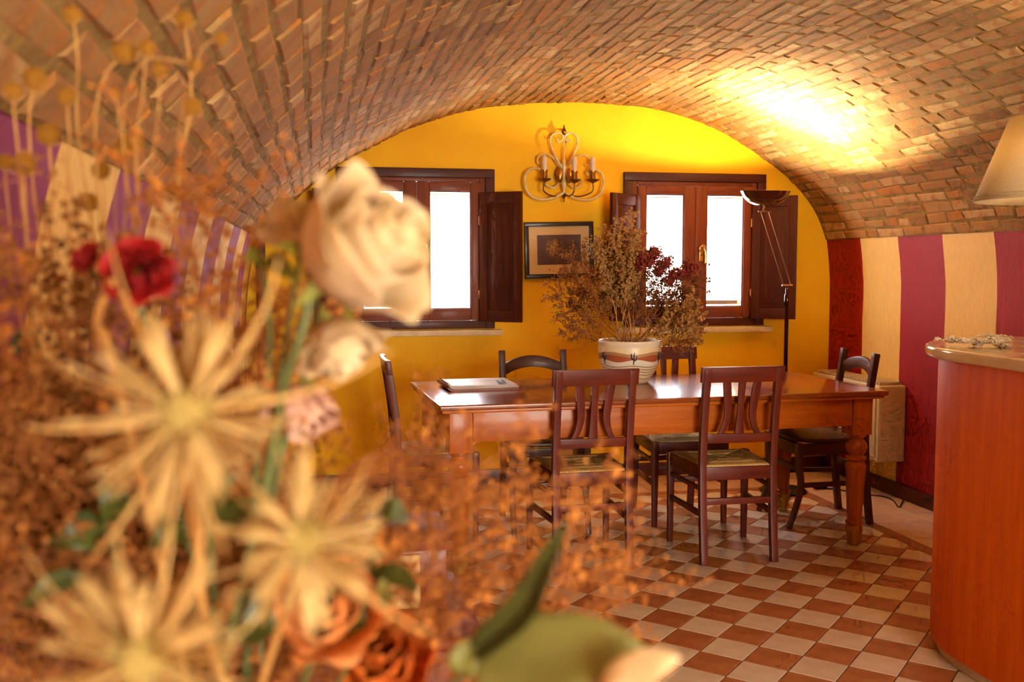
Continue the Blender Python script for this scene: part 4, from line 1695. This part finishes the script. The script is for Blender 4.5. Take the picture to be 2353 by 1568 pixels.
def rose(label, px, py, dep, dia, ax, petal_mat, rings=5, crumple=.05, stem_px=None, seed=1, droop=.0, name='rose', sepals=True, tall=1.0):
    r_ = random.Random(seed)
    R = dia / 2 * dep / F_PX
    c = at(px, py, dep)
    z_ = cdir(*ax)
    base = c - z_ * R * .75
    t = thing(name, label, 'flower', base, 0, GB)
    q = z_.to_track_quat('Z', 'Y').to_matrix()
    for k in range(rings):
        f = (k + 1) / rings
        n = [3, 4, 5, 6, 6, 7][min(k, 5)] if k else 2
        for i in range(n):
            ph = 2 * math.pi * i / n + k * .9 + r_.uniform(-.25, .25)
            wd = (2 * math.pi / n) * 1.45 if k else 3.6
            Rk = R * (.18 + .80 * f ** 1.1) * r_.uniform(.92, 1.08)
            Hk = R * (1.62 - .55 * f * f) * tall * r_.uniform(.93, 1.06)
            cl = .42 * (1 - f) + (.10 if f < 1 else -.05)
            curl = R * .16 * f * f * r_.uniform(.3, 1.5)
            wob = [r_.uniform(0, 6.28) for _ in range(3)]

            def fn(u, v):
                a = u * 2 - 1
                ve = v * (1 - .20 * a ** 6 - .03 * math.sin(3 * a + wob[0]) * crumple * 6)
                shp = math.sin(math.pi * (.16 + .44 * ve)) ** .7
                ang = ph + a * wd / 2 * shp
                rad = Rk * math.sin(min(1, .12 + ve * 1.05) * math.pi / 2) ** .8 * (1 - cl * ve ** 2.2)
                rad += curl * max(0, ve - .72) / .28 * (1 + .4 * math.sin(5 * a + wob[1]))
                rad += R * crumple * math.sin(4 * a + 5 * v + wob[2]) * ve
                zz = Hk * (ve ** 1.15) - curl * .55 * max(0, ve - .8) / .2
                zz += R * crumple * .7 * math.cos(3 * a - 4 * v + wob[0]) * ve
                return q @ Vector((rad * math.cos(ang), rad * math.sin(ang), zz)) + base
            sub('petal', MB().grid(fn, 10, 9), petal_mat, t, th=R * .012)
    sub('flower_base', MB().ball((0, 0, 0), R * .2, 10, 6, 1.1), 'sepal', t).location = base - base if False else (0, 0, 0)
    hip = [ob for ob in t.children if ob.name.startswith('flower_base')][0]
    hip.data.transform(Matrix.Translation(base))
    if sepals:
        for i in range(5):
            a0 = 2 * math.pi * i / 5 + r_.uniform(-.2, .2)
            tw = r_.uniform(.5, 1.3)

            def fs_(u, v):
                a = u * 2 - 1
                w_ = R * .15 * math.sin(math.pi * min(1, .25 + v * .75)) ** .8
                rad = R * (.12 + .75 * v * tw)
                zz = R * (.12 + .35 * v - 1.05 * v * v * (1.5 - tw))
                o_ = Vector((rad, a * w_, zz - abs(a) * -.02 * R))
                return q @ (Matrix.Rotation(a0, 3, 'Z') @ o_) + base
            sub('sepal', MB().grid(fs_, 4, 7), 'sepal', t, th=R * .015)
    if stem_px:
        P = [base] + [at(*p) for p in stem_px] + [mouth()]
        C = cr(P, 6)
        sub('stem', MB().tube(C, R * .075, 8), 'stem_green', t)
    return t


rose('largest cream rose with smooth outer petals in front of the left window', 818, 580, .56, 310, (.74, .30, .34), 'rose', 5, .03,
     [(690, 770, .57), (650, 900, .585), (600, 1150, .62)], seed=5, tall=1.2)
rose('smaller cream rose hanging just under the largest rose', 778, 802, .63, 178, (.30, -.78, .25), 'rose', 4, .06, [(730, 730, .63), (690, 900, .65), (600, 1250, .67)], seed=8)
rose('blush pink rose half hidden between thistle and hanging rose', 690, 945, .66, 160, (.15, -.7, .5), 'rose_pink', 4, .07, [(660, 1000, .67), (600, 1250, .68)], seed=13)
rose('salmon pink rose low in the bouquet under the second thistle', 750, 1400, .60, 210, (.1, .45, .8), 'salmon', 4, .07, [(700, 1560, .62)], seed=17)
rose('orange crumpled flower at the bottom edge beside the salmon rose', 880, 1515, .66, 200, (.2, .5, .7), 'orange', 4, .10, [(800, 1650, .66)], seed=19, name='orange_flower', sepals=False)
rose('crimson crumpled flower in the upper brown filler', 316, 620, .60, 136, (.25, .1, .8), 'red', 4, .13, [(340, 800, .62), (420, 1200, .66)], seed=23, name='red_flower', sepals=False, tall=.7)
rose('small dark crimson flower left of the larger crimson one', 193, 588, .62, 66, (-.3, .3, .8), 'red', 3, .13, [(240, 800, .64), (380, 1200, .68)], seed=29, name='red_flower', sepals=False, tall=.7)
rose('yellowed rose bud behind the largest rose, to its upper left', 668, 512, .62, 150, (-.3, .6, .3), 'rose', 3, .10, [(680, 650, .64), (640, 900, .65), (590, 1300, .67)], seed=31)

# thistles with straw bracts
def bract_mesh(seed):
    r_ = random.Random(seed)
    mb = MB()
    cup = r_.uniform(.05, .16)

    def ctr(v):
        return Vector((0, cup * v * v, v))
    L_, Rr = [], []
    prof = [(0, .035), (.25, .05), (.5, .075), (.72, .095)]
    vs, fs = [], []
    for v, w_ in prof:
        c = ctr(v)
        vs += [c + Vector((-w_, .02, 0)), c + Vector((0, -.018, 0)), c + Vector((w_, .02, 0)), c + Vector((0, .014, 0))]
    for i in range(len(prof) - 1):
        for j in range(4):
            j2 = (j + 1) % 4
            fs.append((i * 4 + j, i * 4 + j2, i * 4 + 4 + j2, i * 4 + 4 + j))
    fs.append((3, 2, 1, 0))
    b0 = (len(prof) - 1) * 4
    mb.add(vs, fs)
    # feathered tips
    for k in range(6):
        x0 = -.095 + .19 * k / 5
        ln = r_.uniform(.2, .36) * (1 - .5 * abs(k - 2.5) / 2.5)
        c = ctr(.70) + Vector((x0 * .8, 0, 0))
        mb.tube([c, c + Vector((x0 * .5, .06 * r_.random(), ln))], [.022, .003], 4)
    return mb.mesh('bract', 'bract', smooth=False)


BR = [bract_mesh(s) for s in range(3)]


def whisker_mesh(seed):
    r_ = random.Random(seed)
    b_ = r_.uniform(.15, .4)
    C = cr([(0, 0, 0), (0, b_ * .15, .4), (0, b_ * .5, .75), (0, b_, 1)], 4)
    return MB().tube(C, [.028 * (1 - .75 * i / (len(C) - 1)) for i in range(len(C))], 5, squash=.6).mesh('whisker', 'whisker')


WH_ = [whisker_mesh(s) for s in range(3)]


def thistle(label, px, py, dep, rad, ax, seed, stem_px, longs):
    r_ = random.Random(seed)
    R = rad * dep / F_PX
    c = at(px, py, dep)
    z_ = cdir(*ax)
    t = thing('straw_thistle', label, 'flower', c, 0, GB)
    core = MB().ball((0, 0, 0), R * .23, 12, 8, 1.0)
    for k in range(70):
        d = Vector((r_.gauss(0, 1), r_.gauss(0, 1), r_.gauss(0, 1))).normalized()
        core.tube([d * R * .2, d * R * r_.uniform(.28, .40)], [R * .02, R * .005], 3)
    core.build('seed_core', 'thistle_core', t)
    k = 0
    for i in range(72):
        # spread over the sphere, denser near the equator that faces out of the axis
        zz = 1 - 2 * (i + .5) / 72
        a = i * 2.39996
        rr = math.sqrt(1 - zz * zz)
        d = Vector((rr * math.cos(a), rr * math.sin(a), zz * .75 - .05)) + Vector((r_.uniform(-.28, .28), r_.uniform(-.28, .28), r_.uniform(-.28, .28)))
        d = (z_.to_track_quat('Z', 'Y') @ d).normalized()
        if d.dot((Vector((0, 0, CAM_Z)) - c).normalized()) > .90:
            continue
        q = d.to_track_quat('Z', 'Y') @ Quaternion((0, 0, 1), r_.uniform(-.6, .6))
        o = link('bract', BR[r_.randrange(3)], t, d * R * .16)
        o.rotation_mode = 'QUATERNION'
        o.rotation_quaternion = q
        s = R * r_.uniform(.5, 1.0)
        wd = R * r_.uniform(.45, .95)
        o.scale = (wd, wd, s)
    for lx, ly, dz in longs:
        e = at(lx, ly, dep + dz) - c
        d = e.normalized()
        q = d.to_track_quat('Z', 'Y')
        # bend downwards: align the whisker bow with gravity
        o = link('whisker', WH_[r_.randrange(3)], t, (0, 0, 0))
        o.rotation_mode = 'QUATERNION'
        o.rotation_quaternion = q
        s = e.length
        o.scale = (R * 1.4, R * 1.4, s)
    P = [c] + [at(*p) for p in stem_px] + [mouth()]
    sub('stem', MB().tube(cr(P, 6), R * .055, 7), 'straw', t)
    return t


thistle('large straw coloured spiky thistle left of the hanging rose', 428, 948, .43, 262, (.1, .35, .8), 3, [(450, 1200, .55), (490, 1500, .62)],
        [(75, 1045, .0), (905, 930, .02), (240, 1340, .02), (420, 1330, .01), (215, 640, .05), (470, 1280, -.01), (720, 700, .03), (120, 900, .03)])
thistle('straw thistle with yellow green centre right of the largest thistle', 692, 1242, .42, 215, (.3, .4, .8), 4, [(640, 1450, .55)],
        [(950, 1495, -.01), (890, 1145, .01), (430, 1390, .02), (600, 1530, .0), (470, 1160, .02), (690, 1480, -.02), (740, 1040, .02)])
thistle('straw thistle cut off by the bottom edge of the picture', 325, 1515, .39, 262, (.0, .5, .7), 6, [(400, 1700, .55)],
        [(30, 1370, .02), (560, 1250, .02), (560, 1450, .0), (60, 1480, .0), (250, 1300, .03), (420, 1240, .03), (520, 1320, .01)])

# ochre globe heads on thin stems
def globe_head():
    r_ = random.Random(2)
    mb = MB().ball((0, 0, 0), .84, 12, 8, 1.05)
    for i in range(150):
        zz = 1 - 2 * (i + .5) / 150
        a = i * 2.39996
        rr = math.sqrt(1 - zz * zz)
        d = Vector((rr * math.cos(a), rr * math.sin(a), zz * 1.05))
        mb.tube([d * .78, d * r_.uniform(1.0, 1.14)], [.11, .02], 3)
    return mb.mesh('globe_head', 'globe', smooth=False)


GH = globe_head()
SPK = MB().tube(cr([(0, 0, 0), (0, .08, .5), (0, .25, 1)], 3), [.07, .065, .055, .045, .035, .022, .006], 4).mesh('spiky_bract', 'straw', smooth=False)
heads = [(165, 33, 21, (178, 120)), (422, 45, 22, (440, 240)), (508, 88, 15, (450, 150)), (285, 120, 26, (222, 240)), (338, 110, 19, (330, 200)),
         (366, 162, 18, (365, 240)), (450, 150, 17, (310, 165)), (80, 182, 26, (68, 320)), (30, 210, 21, (40, 330)), (153, 222, 21, (160, 320)),
         (262, 215, 16, (275, 300)), (440, 245, 22, (420, 340)), (112, 310, 27, (120, 420)), (303, 330, 27, (318, 430)), (272, 352, 20, (290, 430)),
         (55, 378, 27, (60, 500)), (232, 392, 21, (240, 480)), (205, 465, 21, (215, 560)), (12, 372, 18, (20, 480))]
words = ['topmost at the left', 'on a tall bent stem, top centre', 'smallest one, far right of the cluster', 'large one on a forked stem', 'beside the forked stem',
         'middle one above the pale bricks', 'on a sideways twig by the tall stem', 'large one at the left edge', 'dim one at the left edge', 'middle left, on a straight stem',
         'dim one under the forked stem', 'ringed by long spikes on the tall stem', 'large one over the purple stripe', 'large one right of the cream stripe', 'joined to its larger neighbour',
         'large one, low at the left edge', 'on the edge of the cream stripe', 'lowest of the ochre globes', 'cut by the left picture edge']
for i, (px, py, r, nx) in enumerate(heads):
    dep = rb.uniform(.80, .92)
    R = r * dep / F_PX
    c = at(px, py, dep)
    t = thing('globe_thistle', 'ochre globe thistle head, ' + words[i], 'flower', c, 0, GB)
    nxt = at(nx[0], nx[1], dep)
    up = (c - nxt).normalized()
    q = up.to_track_quat('Z', 'Y')
    o = link('globe_head', GH, t)
    o.rotation_mode = 'QUATERNION'
    o.rotation_quaternion = q
    o.scale = (R, R, R)
    for k in range(5 if i % 3 else 7):
        a = 2 * math.pi * k / (5 if i % 3 else 7) + rb.uniform(-.3, .3)
        d = q @ Vector((math.cos(a), math.sin(a), rb.uniform(-.25, .25)))
        o = link('spiky_bract', SPK, t, -up * R * .85)
        o.rotation_mode = 'QUATERNION'
        o.rotation_quaternion = d.to_track_quat('Z', 'Y')
        s = R * rb.uniform(1.0, 2.0) * (1.2 if i in (1, 11) else .9)
        o.scale = (s, s, s)
    low = at(nx[0] * .8 + 60, nx[1] + 350, dep + .02)
    sub('stem', MB().tube(cr([c, nxt, low, mouth()], 7), [R * .12] * 22, 6), 'straw', t)


# leaves
def leaf(pts, width, mat, name, parent, fold=.25, bow=0.0, th=.0006, roll=0.0):
    """pts: centre line in the place; width m"""
    C = cr(pts, 6)
    k = len(C)
    T0 = (C[-1] - C[0]).normalized()
    view = (Vector((0, 0, CAM_Z)) - C[k // 2]).normalized()
    sd_ = T0.cross(view).normalized()
    nm = sd_.cross(T0).normalized()
    sd_, nm = sd_ * math.cos(roll) + nm * math.sin(roll), nm * math.cos(roll) - sd_ * math.sin(roll)

    def fn(u, v):
        a = u * 2 - 1
        i = min(int(v * (k - 1)), k - 2)
        c = C[i].lerp(C[i + 1], v * (k - 1) - i)
        w_ = width / 2 * math.sin(math.pi * (.04 + .96 * v) ** .85) ** .8 if 0 < v < 1 else width * .01
        return c + sd_ * a * w_ + nm * (abs(a) * w_ * fold + .02 * width * math.sin(v * 9 + a * 2)) - nm * bow * a * a * w_
    return sub(name, MB().grid(fn, 8, 16), mat, parent, th=th)


def leafy(label, base, leaves, stem_pts):
    t = thing('leafy_stem', label, 'plant', base, 0, GB)
    for L_ in leaves:
        pts = [at(*p) for p in L_[0]]
        leaf(pts, L_[1], L_[2], L_[3], t, *(L_[4:]))
    P = [at(*p) for p in stem_pts] + [mouth()]
    sub('stem', MB().tube(cr(P, 6), .0018, 6), 'stem_green', t)
    return t


leafy('leafy stem with long dark curled leaf and broad olive leaf at bottom centre', at(1090, 1520, .52), [
    ([(1085, 1510, .53), (1130, 1470, .525), (1215, 1390, .515), (1262, 1290, .51), (1303, 1205, .51)], .0185, 'leaf_dark', 'dark_leaf', .5, .0, .0006, .5),
    ([(1090, 1530, .53), (1150, 1505, .525), (1280, 1500, .51), (1400, 1490, .50), (1500, 1510, .50)], .040, 'leaf_olive', 'olive_leaf', .18),
    ([(1385, 1590, .485), (1430, 1560, .48), (1500, 1525, .475), (1562, 1510, .475)], .019, 'rose', 'pale_leaf', -.2),
    ([(1080, 1560, .54), (1060, 1540, .53), (1080, 1490, .53), (1130, 1460, .53)], .016, 'leaf_olive', 'olive_leaf', .2),
], [(1200, 1500, .52), (1090, 1535, .54), (980, 1620, .58), (800, 1750, .64)])
leafy('stem with drooping dark green leaves right of the second thistle', at(850, 1330, .62), [
    ([(850, 1320, .62), (895, 1318, .61), (935, 1332, .605), (960, 1362, .60)], .013, 'leaf_dark', 'dark_leaf'),
    ([(840, 1400, .62), (870, 1385, .61), (885, 1350, .60), (880, 1330, .60)], .012, 'leaf_olive', 'olive_leaf'),
    ([(790, 1500, .62), (815, 1460, .61), (825, 1420, .60), (830, 1380, .60)], .010, 'leaf_dark', 'dark_leaf'),
    ([(870, 1180, .66), (895, 1170, .65), (920, 1180, .65), (940, 1200, .65)], .016, 'leaf_dark', 'dark_leaf'),
], [(870, 1180, .66), (850, 1330, .63), (800, 1520, .63), (700, 1720, .66)])
leafy('stem with dark leaves between the two upper thistles', at(480, 1150, .62), [
    ([(470, 1200, .62), (480, 1160, .61), (500, 1120, .60), (540, 1090, .60)], .020, 'leaf_dark', 'dark_leaf'),
    ([(500, 1210, .62), (540, 1180, .61), (570, 1165, .60), (600, 1170, .60)], .018, 'leaf_dark', 'dark_leaf'),
    ([(430, 1240, .64), (400, 1220, .63), (370, 1230, .62), (340, 1260, .62)], .018, 'leaf_dark', 'dark_leaf'),
], [(480, 1180, .62), (490, 1350, .63), (500, 1600, .66)])
leafy('stem with olive leaves in the shaded filler at lower left', at(240, 1220, .66), [
    ([(240, 1240, .66), (210, 1220, .65), (160, 1225, .64), (110, 1250, .64)], .026, 'leaf_dark', 'dark_leaf'),
    ([(250, 1200, .66), (270, 1180, .65), (260, 1140, .64), (230, 1110, .64)], .022, 'leaf_dark', 'dark_leaf'),
    ([(200, 1330, .62), (150, 1330, .61), (100, 1350, .60), (50, 1400, .60)], .014, 'leaf_dark', 'dark_leaf'),
    ([(90, 790, .74), (60, 780, .73), (40, 790, .72), (20, 815, .72)], .018, 'leaf_dark', 'dark_leaf'),
    ([(560, 1480, .58), (590, 1440, .57), (600, 1400, .57), (590, 1360, .57)], .020, 'leaf_dark', 'dark_leaf'),
], [(240, 1200, .66), (300, 1400, .66), (400, 1650, .68)])
leafy('yellow green leaf pair left of the largest rose', at(590, 590, .64), [
    ([(600, 600, .64), (585, 585, .635), (570, 585, .63), (560, 600, .63)], .011, 'sepal', 'leaf'),
    ([(600, 610, .64), (630, 600, .635), (660, 620, .63), (690, 650, .63)], .012, 'sepal', 'leaf'),
], [(600, 605, .64), (620, 800, .65), (580, 1200, .67)])
# long straws and fine grass
for i, pl in enumerate(([(232, 590, .62), (262, 650, .61), (330, 780, .58), (400, 930, .55)], [(262, 640, .60), (226, 720, .60), (232, 800, .60), (270, 880, .60)])):
    C = cr([at(*p) for p in pl] + [mouth()], 7)
    lab = ['thick pale straw slanting past the crimson flower', 'bent pale straw below the crimson flower'][i]
    o = MB().tube([p - C[0] for p in C], .0026, 6).build('straw_stalk', 'straw')
    o.location = C[0]
    tag(o, lab, 'straw', GB)
gr = thing('grass_tuft', 'tuft of fine arching brown grass right of the thistles', 'grass', at(800, 1150, .72), 0, GB)
for k in range(34):
    y0 = rb.uniform(-30, 60)
    x1 = rb.uniform(960, 1120)
    P = [at(720 + rb.uniform(-20, 20), 1240 + y0, .70), at(800, 1105 + y0 * .8 + rb.uniform(-20, 20), .71), at(900, 1050 + y0 + rb.uniform(-25, 25), .72),
         at(x1, 1050 + y0 * 1.5 + rb.uniform(-40, 40), .74)]
    sub('grass_blade', MB().tube([mouth()] + cr(P, 5), [.0012] + [.0008 - .00003 * i for i in range(16)], 3), 'rust_stem', gr)

# filler sprigs of the bouquet
rf = random.Random(21)
LB = {'rust': 'fluffy rust coloured filler sprig in the foreground bouquet', 'brown': 'fluffy light brown filler sprig in the foreground bouquet',
      'umber': 'dark umber filler sprig in the foreground bouquet'}


def filler(kind, x_, y_, dep, lab=None):
    b_ = mouth()
    if lab is None:
        where = ('low at the left edge' if y_ > 1000 else 'along the left edge') if x_ < 120 else \
            ('above the largest thistle' if y_ < 760 else ('around the largest thistle' if y_ < 1100 else 'behind the lower thistles')) if x_ < 480 else \
            ('beside the cream roses' if y_ < 900 else 'behind the second thistle')
        lab = LB[kind].replace('in the foreground bouquet', where)
    sprig(kind, 'filler_sprig', lab, GB, 'dried flower', b_, at(x_, y_, dep), rf)


n = 0
while n < 26:
    x_, y_ = rf.uniform(-90, 640), rf.uniform(420, 1150)
    lim = 460 - 90 * math.exp(-((x_ - 420) / 90) ** 2) if x_ < 560 else 560
    if y_ < lim or (x_ > 230 and y_ < 640):
        continue
    filler(rf.choice(['rust', 'rust', 'brown', 'brown', 'umber']), x_, y_, rf.uniform(.66, .92))
    n += 1
for x_, y_ in ((430, 400), (500, 480), (650, 640), (640, 720), (610, 800)):
    filler('rust', x_, y_, rf.uniform(.7, .85))
for x_, y_ in ((1490, 1310), (1425, 1175), (1385, 1245), (1255, 1085), (1130, 1012), (1020, 985), (960, 962), (1215, 1210),
               (1060, 1160), (1000, 1110), (1080, 1290), (950, 1200), (1340, 1330)):
    filler('rust', x_, y_, rf.uniform(.68, .86), 'fluffy rust coloured filler sprig reaching out over the tiled floor')
for k in range(18):
    filler(rf.choice(['umber', 'umber', 'brown']), rf.uniform(-200, 700), rf.uniform(950, 1450), rf.uniform(.82, 1.0))
for k in range(14):
    filler(rf.choice(['brown', 'umber', 'umber', 'rust']), rf.uniform(-150, 900), rf.uniform(1150, 1500), rf.uniform(.62, .85))
